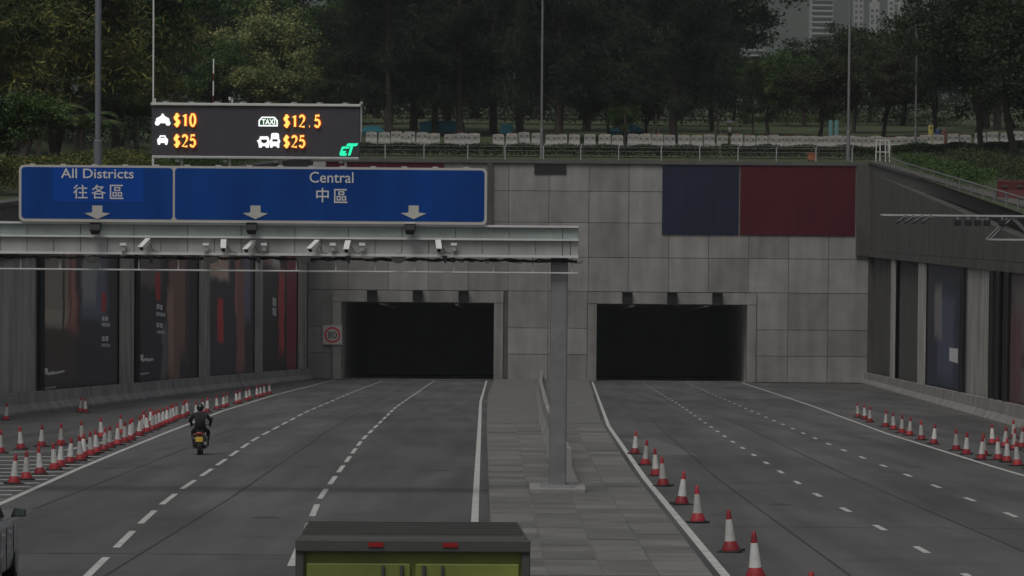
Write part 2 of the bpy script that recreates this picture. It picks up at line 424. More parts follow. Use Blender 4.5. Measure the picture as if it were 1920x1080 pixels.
M['patch2'] = mat('asphalt_patch_pale', (.125, .124, .122), .88, .12, .6, bump=.2, bscale=40)
for xa, ya, yb, wd, mm in ((-6.3, 108, 121, 1.7, 'patch'), (-10.4, 70, 79, 1.2, 'patch2'), (8.9, 92, 101, 1.5, 'patch'), (-2.7, 66, 72, 2.0, 'patch2'), (5.4, 120, 140, 1.3, 'patch2'), (-12.6, 150, 166, 1.4, 'patch'), (12.3, 70, 77, 1.1, 'patch')):
    strip('road_patch', [(xa, ya), (xa - .03 * (yb - ya), yb)], wd, m=mm, z=.003)
for pts_ in ([(-6.1, 40), (-6.4, 86), (-7.3, 150), (-8.4, 300)], [(-9.9, 60), (-10.4, 100), (-11.3, 160)], [(5.3, 40), (5.6, 100), (6.9, 200)], [(9.1, 50), (9.3, 100), (10.6, 200)]):
    strip('tar_seam', [(x_ + random.uniform(-.05, .05), y_) for x_, y_ in pts_], .045, m='tar', z=.0045)
for ya in (63, 91, 128, 171): strip('tar_seam', [(-11.0 - .03 * (ya - 60), ya), (-6, ya + .15), (-.8, ya - .1)], .06, m='tar', z=.005)
for ya in (74, 112, 150): strip('tar_seam', [(3.8, ya), (9, ya + .12), (13.5, ya)], .06, m='tar', z=.005)
for xa, ya in ((-5.0, 76), (6.1, 84), (-9.9, 131), (11.9, 110), (-2.0, 104)):
    MB().lathe([(.28, -.05), (.28, .006), (.25, .008)], (xa, ya, road_z(ya)), 18).build('manhole_cover', M['cast'])['kind'] = 'structure'

# ------------------------------------------------------------------ retaining walls and head wall
def wall_run(name, label, wx, sgn, lintel, segs, ends, plain):
    """sgn -1: left wall, its face looks to +X. segs: posters; plain: fluted panels (Y0, Y1)"""
    t = thing(name, label, 'retaining wall')
    y0, y1 = ends
    back = .9 * sgn
    def sheet(nm, Ya, Yb, fa, fb, off, m, thick=.5, parent=t):
        """a slab on the wall line from Ya to Yb; fa/fb give bottom/top heights at a Y"""
        pts = [(wx(Ya) + sgn * off, Ya), (wx(Yb) + sgn * off, Yb)]
        mb = MB(); r = []
        for (x, Y) in pts:
            r.append([(x, Y, fa(Y)), (x, Y, fb(Y)), (x + sgn * thick, Y, fb(Y)), (x + sgn * thick, Y, fa(Y))])
        if sgn < 0: r.reverse()
        mb.loft(r); return mb.build(nm, m, parent)
    low = lambda Y: road_z(Y) - .3
    # back wall of the lower bays in pieces, then the upper fascia in panels with open joints
    ys_ = sorted(set([y0, y1] + [y for s in plain for y in s]))
    kn = 121 if sgn < 0 else 136.2
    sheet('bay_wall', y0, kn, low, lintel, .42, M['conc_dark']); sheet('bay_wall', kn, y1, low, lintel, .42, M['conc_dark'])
    Y = 40.0
    while Y < y1 - 1:
        kk = 121 if sgn < 0 else 136.2
        Yb = min(Y + 14, y1)
        if Y < kk < Yb: Yb = kk
        if sgn > 0 and Y < 218 < Yb: Yb = 218
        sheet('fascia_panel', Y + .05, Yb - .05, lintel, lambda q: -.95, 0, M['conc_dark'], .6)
        Y = Yb
    sheet('lintel', kn, y1, lambda q: lintel(q) - .5, lambda q: lintel(q) - .02, -.08, M['conc_dark'], .6)
    cp = lambda q: (0.25 if q > 150 else .25)
    sheet('coping', 40, y1, lambda q: -.94, lambda q: -.12, -.05, M['coping'], .7)
    sheet('coping_edge', 40, y1, lambda q: -.115, lambda q: .1, -.18, M['conc_dark'], .95)
    return t, sheet
LL = lambda Y: min(-.98, -2.0 - .0213 * (Y - 169))
RL = lambda Y: min(-.98, -2.0 - .0353 * (Y - 165))
lw, lsheet = wall_run('retaining_wall', 'long concrete retaining wall with tall posters on the left side of the cutting', left_x, -1, LL, None, (-20, HEAD_Y), [])
rw, rsheet = wall_run('retaining_wall', 'weathered concrete retaining wall with dark coping on the right side of the cutting', right_x, 1, RL, None, (-20, HEAD_Y), [])
# pilasters with flutes
def fluted(sheet_wall, wx, sgn, Ya, Yb, lint, parent, ribs=True):
    mb = MB(); n = max(2, int((Yb - Ya) / .5))
    zb = lambda Y: road_z(Y) + .1
    prof = []
    for i in range(n):
        q = Ya + (Yb - Ya) * i / n; d = (Yb - Ya) / n
        prof += [(q, .1), (q + .5 * d, .1), (q + .5 * d, .0 if ribs else .1), (q + d, .0 if ribs else .1)]
    for (a, oa), (b_, ob) in zip(prof, prof[1:]):
        pa, pb = (wx(a) + sgn * oa, a), (wx(b_) + sgn * ob, b_)
        q = [(pa[0], pa[1], zb(a)), (pb[0], pb[1], zb(b_)), (pb[0], pb[1], lint(b_) - .52), (pa[0], pa[1], lint(a) - .52)]
        mb.quad(*(q if sgn > 0 else q[::-1]))
    return mb.build('fluted_panel' if ribs else 'pier', M['pier'], parent)
POST = [(183.7, 212.2), (219, 251), (257.5, 288), (294, 325)]
prev = 140
for a, b_ in POST:
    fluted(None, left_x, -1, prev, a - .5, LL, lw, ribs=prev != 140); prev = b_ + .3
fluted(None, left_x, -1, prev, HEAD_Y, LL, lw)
RPOST = [(150, 178.5), (204, 243), (252, 285), (292, 325)]
prev = 100
for i, (a, b_) in enumerate(RPOST):
    fluted(None, right_x, 1, prev, a - .5, RL, rw, ribs=i > 1); prev = b_ + .3
# dark drain pipes beside the piers
for Y in (181.2, 177, 171.5, 203):
    z0, z1 = road_z(Y) + .2, RL(Y) - .5; x = right_x(Y) - .16
    MB().tube([(x, Y, z0), (x, Y, z1)], .16, 8).build('drain_pipe', M['blacks'], rw)
for Y in (182.9, 218.2):
    z0, z1 = road_z(Y) + .2, LL(Y) - .5; x = left_x(Y) + .14
    MB().tube([(x, Y, z0), (x, Y, z1)], .2, 8).build('drain_pipe', M['blacks'], lw)
# posters
def poster(wx, sgn, Ya, Yb, lint, label, m, grp):
    xa, xb = wx(Ya) + sgn * .3, wx(Yb) + sgn * .3; L = math.hypot(xb - xa, Yb - Ya)
    ang = math.atan2(Yb - Ya, xb - xa)
    z0 = road_z((Ya + Yb) / 2)
    zb = lambda s: road_z(Ya + (Yb - Ya) * s) + .95
    zt = lambda s: lint(Ya + (Yb - Ya) * s) - .55
    o = thing('advertising_poster', label, 'poster', (xa, Ya, 0), ang, grp)
    mb = MB(); th = .1
    sd = 1 if sgn > 0 else -1
    # local x runs along the wall; face towards the road
    fy = .0; by = th * (-1 if sgn > 0 else 1) * -1
    # the wall face of the right wall looks to -X: local +y; of the left wall to +X: local -y
    s_ = 1 if sgn > 0 else -1
    ring = lambda s: [(L * s, .12 * s_, zb(s)), (L * s, .12 * s_, zt(s)), (L * s, 0, zt(s)), (L * s, 0, zb(s))]
    mb.loft([ring(0), ring(.5), ring(1)]); mb.build('sheet', m, o)
    fr = MB(); e = .09
    for s0, s1 in ((0, .004), (.996, 1)):
        fr.loft([[(L * s, .14 * s_, zb(s)), (L * s, .14 * s_, zt(s)), (L * s, .0, zt(s)), (L * s, .0, zb(s))] for s in (s0 - .004, s1 + .004)])
    fr.build('frame', M['blacks'], o)
    return o
W_ = (.5, .5, .5)
dk = (.03, .03, .04)
P1 = print_mat('poster_print_room', (.035, .035, .045), [
    (.2, .72, .24, .3, (.2, .17, .14), .35), (.2, .5, .2, .06, (.26, .22, .18), .3), (.15, .25, .3, .2, (.045, .03, .026), .4),
    (.3, .7, .012, .4, (.05, .04, .035), .2), (.42, .72, .07, .3, (.17, .06, .05), .5), (.42, .72, .03, .25, (.26, .12, .1), .4), (.5, .9, .06, .2, (.04, .03, .03), .4), (.7, .78, .16, .26, (.09, .1, .14), .5),
    (.62, .82, .09, .2, (.2, .2, .2), .5), (.81, .64, .03, .07, (.28, .02, .03), .15), (0.8066, 0.5067, 0.0189, 0.0067, W_, .1), (0.8066, 0.5233, 0.0189, 0.0067, W_, .1), (0.8534, 0.5067, 0.0189, 0.0067, W_, .1), (0.8534, 0.5233, 0.0189, 0.0067, W_, .1), (.84, .47, .06, .014, (.3, .3, .3), .1),
    (0.8066, 0.3506, 0.0189, 0.0076, W_, .1), (0.8066, 0.3694, 0.0189, 0.0076, W_, .1), (0.8534, 0.3506, 0.0189, 0.0076, W_, .1), (0.8534, 0.3694, 0.0189, 0.0076, W_, .1), (.84, .31, .06, .011, (.25, .25, .25), .1), (.1, .135, .02, .02, W_, .2), (.2, .12, .1, .008, (.4, .4, .4), .3), (.13, .02, .08, .006, (.25, .25, .25), .2)])
P2 = print_mat('poster_print_model', (.026, .027, .036), [
    (.2, .82, .2, .17, (.1, .08, .08), .5), (.35, .66, .035, .1, (.28, .02, .03), .15), (.62, .4, .09, .5, (.15, .085, .065), .5), (.55, .36, .05, .3, (.24, .14, .11), .4), (.75, .6, .05, .4, (.16, .09, .07), .5), (.82, .55, .03, .5, (.05, .03, .03), .4),
    (.45, .2, .04, .2, (.1, .1, .11), .5), (0.3540, 0.5112, 0.0210, 0.0071, W_, .1), (0.3540, 0.5288, 0.0210, 0.0071, W_, .1), (0.4060, 0.5112, 0.0210, 0.0071, W_, .1), (0.4060, 0.5288, 0.0210, 0.0071, W_, .1), (.4, .47, .07, .013, (.3, .3, .3), .1), (0.3540, 0.3812, 0.0210, 0.0071, W_, .1), (0.3540, 0.3988, 0.0210, 0.0071, W_, .1), (0.4060, 0.3812, 0.0210, 0.0071, W_, .1), (0.4060, 0.3988, 0.0210, 0.0071, W_, .1), (.4, .34, .06, .01, (.3, .3, .3), .1),
    (.12, .16, .02, .02, W_, .2), (.2, .14, .08, .008, (.4, .4, .4), .3), (.14, .05, .08, .006, (.3, .3, .3), .2)])
P3 = print_mat('poster_print_street', (.05, .05, .065), [
    (.22, .82, .2, .17, (.42, .3, .24), .4), (.25, .35, .06, .16, (.4, .03, .04), .25), (.62, .7, .05, .3, (.3, .12, .1), .4), (.7, .4, .09, .4, (.2, .09, .08), .5), (.85, .7, .08, .3, (.12, .11, .16), .5)])
P4 = print_mat('poster_print_dark', (.045, .045, .045), [
    (.2, .85, .2, .14, (.3, .2, .17), .5), (.4, .85, .1, .14, (.4, .4, .38), .5), (0.3240, 0.3836, 0.0210, 0.0294, W_, .1), (0.3240, 0.4564, 0.0210, 0.0294, W_, .1), (0.3760, 0.3836, 0.0210, 0.0294, W_, .1), (0.3760, 0.4564, 0.0210, 0.0294, W_, .1), (.55, .4, .08, .3, (.35, .05, .06), .4), (.85, .5, .15, .6, (.18, .03, .045), .1)])
poster(left_x, -1, *POST[0], LL, 'dark tall poster with a beige upper left part, nearest on the left wall', P1, 'posters on the left wall')
poster(left_x, -1, *POST[1], LL, 'dark tall poster with brown figure shapes, second on the left wall', P2, 'posters on the left wall')
poster(left_x, -1, *POST[2], LL, 'dark poster with a red oval mark, third on the left wall', P3, 'posters on the left wall')
poster(left_x, -1, *POST[3], LL, 'poster with a dark red right part next to the head wall, on the left wall', P4, 'posters on the left wall')
P5 = print_mat('poster_print_brown', (.06, .035, .032), [(.2, .5, .1, .3, (.12, .06, .05), .5), (.6, .7, .2, .3, (.1, .09, .085), .4), (.4, .6, .05, .1, (.2, .14, .06), .5), (.35, .15, .3, .12, (.1, .08, .08), .4), (.75, .3, .15, .4, (.1, .05, .05), .5)])
P6 = print_mat('poster_print_navy', (.025, .03, .055), [(.5, .4, .2, .3, (.05, .06, .1), .5), (.7, .6, .1, .2, (.14, .13, .13), .5), (.3, .3, .1, .05, W_, .2)])
poster(right_x, 1, *RPOST[0], RL, 'brown and dark red poster, nearest on the right wall', P5, 'posters on the right wall')
poster(right_x, 1, *RPOST[1], RL, 'dark navy blue poster on the right wall', P6, 'posters on the right wall')
# concrete barrier at the foot of each wall
def barrier(wx, sgn, label, y0, y1, off):
    t = thing('concrete_barrier', label, 'barrier'); Y = y0
    while Y < y1 - .5:
        Yb = min(Y + 6, y1); r = []
        for q in (Y + .02, Yb - .02):
            x = wx(q) - sgn * off; z = road_z(q)
            prof = [(.0, -.05), (.0, 1.0), (.2, 1.0), (.27, .45), (.5, .12), (.5, -.05)]
            r.append([(x - sgn * a, q, z + b_) for a, b_ in prof])
        if sgn < 0: r.reverse()
        MB().loft(r).build('segment', M['barrier'], t); Y = Yb
    return t
barrier(left_x, -1, 'pale concrete barrier along the foot of the left wall', 90, 332.9, .12)
barrier(right_x, 1, 'grey concrete barrier along the foot of the right wall', 90, 332.9, .12)

# head wall with two tunnel mouths
hw = thing('head_wall', 'grey concrete head wall across the end of the cutting, hung with red and blue banners', 'wall', (0, HEAD_Y, 0))
rz = road_z(HEAD_Y); xl, xr = left_x(HEAD_Y), right_x(HEAD_Y)
TUN = [(-15.2, -1.6), (7.6, 21.0)]; TH = 7.0
mb = MB()
def hbox(x0, x1, z0, z1, y0=0, y1=.6): mb.box(((x0 + x1) / 2, (y0 + y1) / 2, (z0 + z1) / 2), (x1 - x0, y1 - y0, z1 - z0))
hbox(xl - 1, xr + 1, rz + TH, -.32); hbox(xl - 1, TUN[0][0], rz - .5, rz + TH - .001); hbox(TUN[0][1], TUN[1][0], rz - .5, rz + TH - .001); hbox(TUN[1][1], xr + 1, rz - .5, rz + TH - .001)
mb.build('wall_face', M['conc_dark'], hw)
M['clad'] = mat('cast_panel', (.3, .296, .285), .85, .14, .5, streak=.16, bump=.25, bscale=5)
n_ = M['clad'].node_tree; b_ = n_.nodes['Principled BSDF']; src = b_.inputs['Base Color'].links[0].from_socket
oi_ = n_.nodes.new('ShaderNodeObjectInfo'); mr_ = n_.nodes.new('ShaderNodeMapRange'); mr_.inputs[3].default_value = .78; mr_.inputs[4].default_value = 1.1
n_.links.new(oi_.outputs['Random'], mr_.inputs[0]); mx_ = n_.nodes.new('ShaderNodeMix'); mx_.data_type = 'RGBA'; mx_.blend_type = 'MULTIPLY'; mx_.inputs[0].default_value = 1
n_.links.new(src, mx_.inputs[6]); n_.links.new(mr_.outputs[0], mx_.inputs[7]); n_.links.new(mx_.outputs[2], b_.inputs['Base Color'])
nx_ = 14; pw = (xr - xl - .2) / nx_
zs_ = [rz + .05, rz + 2.4, rz + 4.75, rz + TH + 1.05, rz + TH + 4.1, rz + TH + 7.2, rz + TH + 10.0, -.34]
for i_ in range(nx_):
    for k_ in range(len(zs_) - 1):
        a_, b2 = xl + .1 + pw * i_, xl + .1 + pw * (i_ + 1); c_, d_ = zs_[k_], zs_[k_ + 1]
        if k_ < 3:                             # leave the tunnel mouths open
            for t0, t1 in TUN:
                if t0 - .85 < b2 and a_ < t1 + .85:
                    if a_ < t0 - .85: b2 = t0 - .85
                    elif b2 > t1 + .85: a_ = t1 + .85
                    else: a_ = b2
        if b2 - a_ < .5: continue
        pl_ = MB().box(((a_ + b2) / 2, -.03 + random.uniform(-.008, .008), (c_ + d_) / 2), (b2 - a_ - .05, .05, d_ - c_ - .05)).build('cast_panel', M['clad'], hw)
MB().box(((xl + xr) / 2, .2, -.16), (xr - xl - .4, 1.0, .3)).build('coping', M['coping'], hw)
for x0, x1 in TUN:
    m2 = MB(); m2.loft([[(x0, .6, rz), (x0, .6, rz + TH), (x1, .6, rz + TH), (x1, .6, rz)], [(x0, 62, rz - 3.9), (x0, 62, rz + TH - 3.9), (x1, 62, rz + TH - 3.9), (x1, 62, rz - 3.9)]], caps=False)
    m2.quad((x0, 62, rz - 3.9), (x0, 62, rz + TH - 3.9), (x1, 62, rz + TH - 3.9), (x1, 62, rz - 3.9)); m2.build('tunnel_lining', mat('tunnel_tiles', (.5, .5, .48), .4, .1, .5), hw)
    for i_ in range(1, 12):
        for f_ in (.25, .75): MB().box((x0 + (x1 - x0) * f_, i_ * 4, rz + TH - .12 - i_ * .25), (.3, 1.6, .12)).build('ceiling_lamp', M['white'], hw)
    for f_ in (.2, .5, .8):
        sg = MB().box((x0 + (x1 - x0) * f_, -.45, rz + TH + .55), (.9, .3, .9)).build('lane_signal', M['blacks'], hw, bevel=.03); MB().box((x0 + (x1 - x0) * f_, -.72, rz + TH + 1.02), (1.0, .3, .05)).build('hood', M['blacks'], sg)
    for e_ in (x0 - .42, x1 + .42): MB().box((e_, -.1, rz + TH / 2 + .02), (.8, .2, TH - .06)).build('portal_jamb', M['conc'], hw)
    MB().box(((x0 + x1) / 2, -.12, rz + TH + .5), (x1 - x0 + 1.68, .24, 1.0)).build('portal_lintel', M['conc'], hw)
def hx(px): return (px - 960) / FPX * HEAD_Y
for px0, px1, dpt in ((1604, 1632, 8), (586, 610, 2.0), (912, 922, 6)):
    MB().box(((hx(px0) + hx(px1)) / 2, -.2, -.33 - dpt / 2), (hx(px1) - hx(px0), .4, dpt)).build('pier', M['conc_dark'] if px0 != 586 else M['panel'], hw)
def hbanner(px0, px1, depth, m, label):
    x0, x1 = hx(px0), hx(px1)
    o = thing('wall_banner', label, 'banner', ((x0 + x1) / 2, HEAD_Y - .13, -.36), 0, 'banners on the head wall')
    n_ = max(1, round((x1 - x0) / 2.6)); w_ = (x1 - x0) / n_
    for k in range(n_): MB().box((x0 - (x0 + x1) / 2 + w_ * (k + .5), random.uniform(-.012, .012), -depth / 2), (w_ - .025, .1, depth)).build('sheet', m, o)
    fr = MB()
    fr.box((0, -.02, .03), (x1 - x0 + .1, .14, .06)).build('rail', M['galv_d'], o)
    return o
b1 = hbanner(611, 831, 6.2, M['red'], 'dark red banner on the head wall behind the blue sign')
b2 = hbanner(1386, 1602, 6.2, M['red'], 'dark red banner at the right end of the head wall')
hbanner(1240, 1384, 6.2, M['navy'], 'navy blue banner on the head wall left of the red one')
hbanner(1000, 1060, .9, M['blacks'], 'short black banner hanging from the head wall coping')
# six-sided emblem on the first banner
def emblem(parent, cx, cz, h):
    y = -.06; wdt = h
    q = MB().slab([(cx - wdt / 2, cz - h / 2), (cx + wdt / 2, cz - h / 2), (cx + wdt, cz), (cx + wdt / 2, cz + h / 2), (cx - wdt / 2, cz + h / 2), (cx - wdt, cz)], y - .012, y).build('emblem_ground', M['logo_red'], parent)
    for s in (-1, 1):
        MB().slab([(cx, cz), (cx + s * wdt / 2, cz + h / 2), (cx + s * wdt / 2, cz - h / 2)], y - .024, y - .013).build('emblem_triangle', M['logo_white'], q)
emblem(b1, hx(690) - hx(721), -3.6, 2.2)
# speed limit plate and green banner low on the head wall
def text_mesh(s, bold=0.0):
    c = bpy.data.curves.new('text', 'FONT'); c.body = s; c.size = 1; c.offset = bold; c.resolution_u = 4
    o = bpy.data.objects.new('text', c); COL.objects.link(o); refresh()
    me = bpy.data.meshes.new_from_object(o.evaluated_get(bpy.context.evaluated_depsgraph_get()))
    bpy.data.objects.remove(o); bpy.data.curves.remove(c)
    a = np.zeros(len(me.vertices) * 3); me.vertices.foreach_get('co', a); return me, a.reshape(-1, 3)
def letters(s, name, x0, x1, z0, z1, y, m, parent, th=.008, bold=0.0, skew=0):
    """lettering standing in the XZ plane, fitted to a rectangle, facing -Y"""
    me, a = text_mesh(s, bold); lo, hi = a.min(0), a.max(0)
    b_ = np.zeros_like(a); v = (a[:, 1] - lo[1]) / (hi[1] - lo[1])
    b_[:, 0] = x0 + (a[:, 0] - lo[0]) / (hi[0] - lo[0]) * (x1 - x0) + skew * v; b_[:, 1] = y; b_[:, 2] = z0 + v * (z1 - z0)
    fs = [tuple(p.vertices) for p in me.polygons]; par = list(range(len(b_)))
    def find(a_):
        while par[a_] != a_: par[a_] = par[par[a_]]; a_ = par[a_]
        return a_
    for f in fs:
        for q in f[1:]: par[find(q)] = find(f[0])
    comp = {}
    for f in fs: comp.setdefault(find(f[0]), []).append(f)
    isl = sorted([[min(b_[v_, 0] for f in c_ for v_ in f), max(b_[v_, 0] for f in c_ for v_ in f), c_] for c_ in comp.values()], key=lambda q: q[0])
    if len(s) == 1: isl = [[0, 0, [f for q in isl for f in q[2]]]]
    out = []
    for q in isl:                             # the dot of an i belongs to its stem
        if out and q[0] < out[-1][1] - .002: out[-1][1] = max(out[-1][1], q[1]); out[-1][2] = out[-1][2] + q[2]
        else: out.append(q)
    for q in out:
        ids = sorted({v_ for f in q[2] for v_ in f}); ix = {v_: k for k, v_ in enumerate(ids)}
        m2 = bpy.data.meshes.new(name); m2.from_pydata([tuple(b_[v_]) for v_ in ids], [], [tuple(ix[v_] for v_ in f) for f in q[2]])
        o = mobj(name, m2, m, parent)
        so = o.modifiers.new('thickness', 'SOLIDIFY'); so.thickness = th; so.offset = 0
sp = thing('speed_limit_sign', 'square sign with a red ringed 80, by the left tunnel mouth', 'sign', (-15.9, HEAD_Y - .3, rz + 3.2))
MB().box((-.1, 0, .8), (1.7, .08, 1.7)).build('plate', M['border'], sp)
mb = MB(); N = 28
for k in range(N):
    a, b_ = 2 * math.pi * k / N, 2 * math.pi * (k + 1) / N
    mb.quad((-.1 + .72 * math.cos(a), -.05, .8 + .72 * math.sin(a)), (-.1 + .72 * math.cos(b_), -.05, .8 + .72 * math.sin(b_)), (-.1 + .56 * math.cos(b_), -.05, .8 + .56 * math.sin(b_)), (-.1 + .56 * math.cos(a), -.05, .8 + .56 * math.sin(a)))
mb.build('ring', M['logo_red'], sp); letters('80', 'numeral', -.5, .3, .5, 1.1, -.055, M['blacks'], sp)
MB().tube([(-.1, .06, -3.2), (-.1, .06, 1.6)], .06).build('post', M['galv_d'], sp)

# fence along the head wall coping
def fence(label, pts, ztop, grp=None):
    t = thing('fence', label, 'fence')
    for p in pts:
        MB().tube([p, (p[0], p[1], p[2] + ztop), (p[0] + .12, p[1] + .1, p[2] + ztop + .25)], .055, 6).build('post', M['galv'], t)
    for h in (.35, .8, ztop, ztop + .22):
        MB().tube([(p[0] + (.1 if h > ztop else 0), p[1] + (.08 if h > ztop else 0), p[2] + h) for p in pts], .012, 4).build('wire', M['galv_d'], t)
    return t
fpx = [616, 668, 720, 793, 875, 945, 1017, 1087, 1158, 1238, 1310, 1382, 1454, 1528, 1596]
fence('thin steel post and wire fence along the top of the head wall', [(hx(p), HEAD_Y + .25, 0.0) for p in fpx], 1.15)
# parapet rail posts on the right coping
t = thing('parapet_rail', 'low steel parapet rail on the coping of the right wall', 'rail')
yy = [165, 172, 179, 187, 195, 204, 214, 226, 240, 256, 274, 294, 318]
for Y in yy: MB().tube([(right_x(Y) + .3, Y, .1), (right_x(Y) + .3, Y, .75)], .05, 6).build('post', M['galv_d'], t)
MB().tube([(right_x(Y) + .3, Y, .75) for Y in yy], .04, 6).build('top_rail', M['galv_d'], t)
# white ladder frame at the corner
c = at(1655, 308, 334.5); t = thing('access_frame', 'pale tubular access frame at the right corner of the head wall', 'frame', (c.x, c.y, 0))
for dx in (-.62, -.25, .25, .62): MB().tube([(dx, 0, .0), (dx * .9, .2, 2.0)], .05, 6).build('upright', M['rail'], t)
for h in (.9, 1.95): MB().tube([(-.6, .1 * h, h), (.6, .1 * h, h)], .045, 6).build('crossbar', M['rail'], t)
c = at(1521, 302, 335); t = thing('hose_box', 'faded orange box standing on the head wall coping', 'box', (c.x, 334.2, 0))
MB().box((0, 0, .42), (.8, .5, .6)).build('body', M['orange'], t, bevel=.05); MB().box((0, 0, .76), (.9, .6, .08)).build('lid', M['orange'], t)
for s in (-1, 1): MB().box((s * .3, 0, .06), (.1, .4, .12)).build('foot', M['blacks'], t)

# ------------------------------------------------------------------ gantry with the blue sign and the LED board
GY = 86.4; PPM = FPX / GY
def gx(px): return at(px, 400, GY).x
def gz_(py, px=480): return at(px, py, GY).z
gan = thing('sign_gantry', 'pale steel sign gantry beam over the left carriageway with cables below', 'gantry', (0, GY, 0))
x0, x1 = gx(-150), gx(1085); zt0, zt1, zb0, zb1 = gz_(422), gz_(443), gz_(447), gz_(475)
slope = 0.0  # level in the world; the camera's own tilt shows it leaning
mb = MB(); mb.box(((x0 + x1) / 2, .45, (zt0 + zb1) / 2), (x1 - x0, .8, zt0 - zb1 - .04)).build('beam_core', M['galv_d'], gan)
xx = x0; k = 0
while xx < x1 - .2:
    wd = min(1.24, x1 - xx)
    MB().box((xx + wd / 2, .02, (zt0 + zt1) / 2), (wd - .016, .06, zt0 - zt1)).build('tray_panel', M['tray'], gan)
    for q in (0, 1):
        w2 = wd / 2
        MB().box((xx + w2 * (q + .5), .02, (zb0 + zb1) / 2), (w2 - .014, .05, zb0 - zb1)).build('face_panel', M['panel'], gan)
    xx += wd
for zc, h, nm in ((zt0 + .02, .045, 'top_rail'), ((zt1 + zb0) / 2, .045, 'middle_rail'), (zb1 - .02, .05, 'bottom_rail')):
    MB().box(((x0 + x1) / 2, -.05, zc), (x1 - x0, .1, h)).build(nm, M['rail'], gan)
zr = gz_(508)
MB().tube([(x0, .1, zr), (x1, .1, zr)], .022, 8).build('lower_rail', M['rail'], gan)
for px in range(-110, 1085, 74):
    MB().tube([(gx(px), .1, zb1 - .04), (gx(px), .1, zr)], .018, 6).build('hanger', M['rail'], gan)
for s, dy in ((0, -.02), (1, .05)):
    pts = []; px = -150
    while px < 1086:
        pts.append((gx(px), dy, gz_(482) - .02 + random.uniform(-.025, .02) - s * .02)); px += 9
    MB().tube(pts, .026, 6).build('cable', M['cable'], gan)
for px in range(30, 1080, 55):                # loose cable loops
    a, b_ = gx(px), gx(px + random.uniform(10, 24)); zc = gz_(484)
    MB().tube([(a + (b_ - a) * i / 6, -.04, zc - .06 * math.sin(math.pi * i / 6) * random.uniform(.4, 1.5)) for i in range(7)], .012, 5).build('cable_loop', M['cable'], gan)
for px in (1050, -128):                       # columns
    zr_ = road_z(GY); MB().box((gx(px), .45, (zr_ + zb1) / 2), (.4, .45, zb1 - zr_)).build('column', M['galv_d'], gan, bevel=.04); MB().box((gx(px), .45, zr_ + .22), (.8, .8, .16)).build('base_plate', M['galv_d'], gan, bevel=.02); MB().box((gx(px), .45, zr_ + .08), (1.3, 1.3, .36)).build('plinth', M['barrier'], gan, bevel=.03)

# blue direction sign
ds = thing('direction_sign', 'wide blue overhead direction sign to All Districts and Central', 'sign', (0, GY - .16, 0))
sx0, sx1 = gx(37), gx(913); sz1, sz0 = gz_(312), gz_(418)
sl = lambda px: gx(px)
def szz(py, px): return gz_(py, px)
def rrect(xa, xb, za, zb, r, n=5):
    o = []
    for cx, cz, a0 in ((xb - r, za + r, -90), (xb - r, zb - r, 0), (xa + r, zb - r, 90), (xa + r, za + r, 180)):
        for k in range(n + 1):
            g = R(a0 + 90 * k / n); o.append((cx + r * math.cos(g), cz + r * math.sin(g)))
    return o
MB().slab(rrect(sx0, sx1, sz0, sz1, .12), 0, .06).build('border', M['border'], ds)
xd = gx(327); fb = .05
MB().slab(rrect(sx0 + fb + .01, xd - .025, sz0 + fb + .02, sz1 - fb, .08), -.006, .0).build('blue_panel', M['blue'], ds)
MB().slab(rrect(xd + .025, sx1 - fb - .01, sz0 + fb + .02, sz1 - fb, .08), -.006, .0).build('blue_panel', M['blue'], ds)
MB().box(((gx(101) + gx(270)) / 2, -.009, (szz(314, 184) + szz(379, 184)) / 2), (gx(270) - gx(101), .005, szz(314, 184) - szz(379, 184))).build('overlay_plate', M['blue2'], ds)
yl = -.016
letters('All Districts', 'letter', gx(116), gx(252), szz(334, 184), szz(316, 184), yl, M['letter'], ds, bold=.008)
for ch, pa, pb in (('往', 139, 166), ('各', 173, 200), ('區', 207.5, 233)): letters(ch, 'letter', gx(pa), gx(pb), szz(372.5, 184), szz(346, 184), yl, M['letter'], ds, bold=.004)
letters('Central', 'letter', gx(581), gx(663), szz(342.5, 622), szz(322, 622), yl, M['letter'], ds, bold=.004)
for ch, pa, pb, ya, yb in (('中', 593.5, 617, 379, 352), ('區', 627, 652, 380, 354)): letters(ch, 'letter', gx(pa), gx(pb), szz(ya, 622), szz(yb, 622), yl, M['letter'], ds, bold=.008)
for px in (184, 480, 776):
    c, zt = gx(px), szz(385, px); u = 1 / PPM
    MB().slab([(c - 9.5 * u, zt), (c + 9.5 * u, zt), (c + 9.5 * u, zt - 13 * u), (c + 24 * u, zt - 14.5 * u), (c, zt - 25.5 * u), (c - 24 * u, zt - 14.5 * u), (c - 9.5 * u, zt - 13 * u)][::-1], yl - .004, yl + .004).build('arrow', M['arrow'], ds)
for px in range(60, 900, 75): MB().box((gx(px), .11, (sz1 + zt0) / 2), (.05, .08, sz1 - zt0 - .02)).build('back_post', M['galv_d'], ds)
for px in range(62, 900, 58): MB().box((gx(px), .03, sz1 + .012), (.13, .05, .03)).build('clip', M['border'], ds)
MB().box(((sx0 + sx1) / 2, .17, (sz0 + sz1) / 2 + .2), (sx1 - sx0 - .3, .05, .07)).build('back_rail', M['galv_d'], ds)

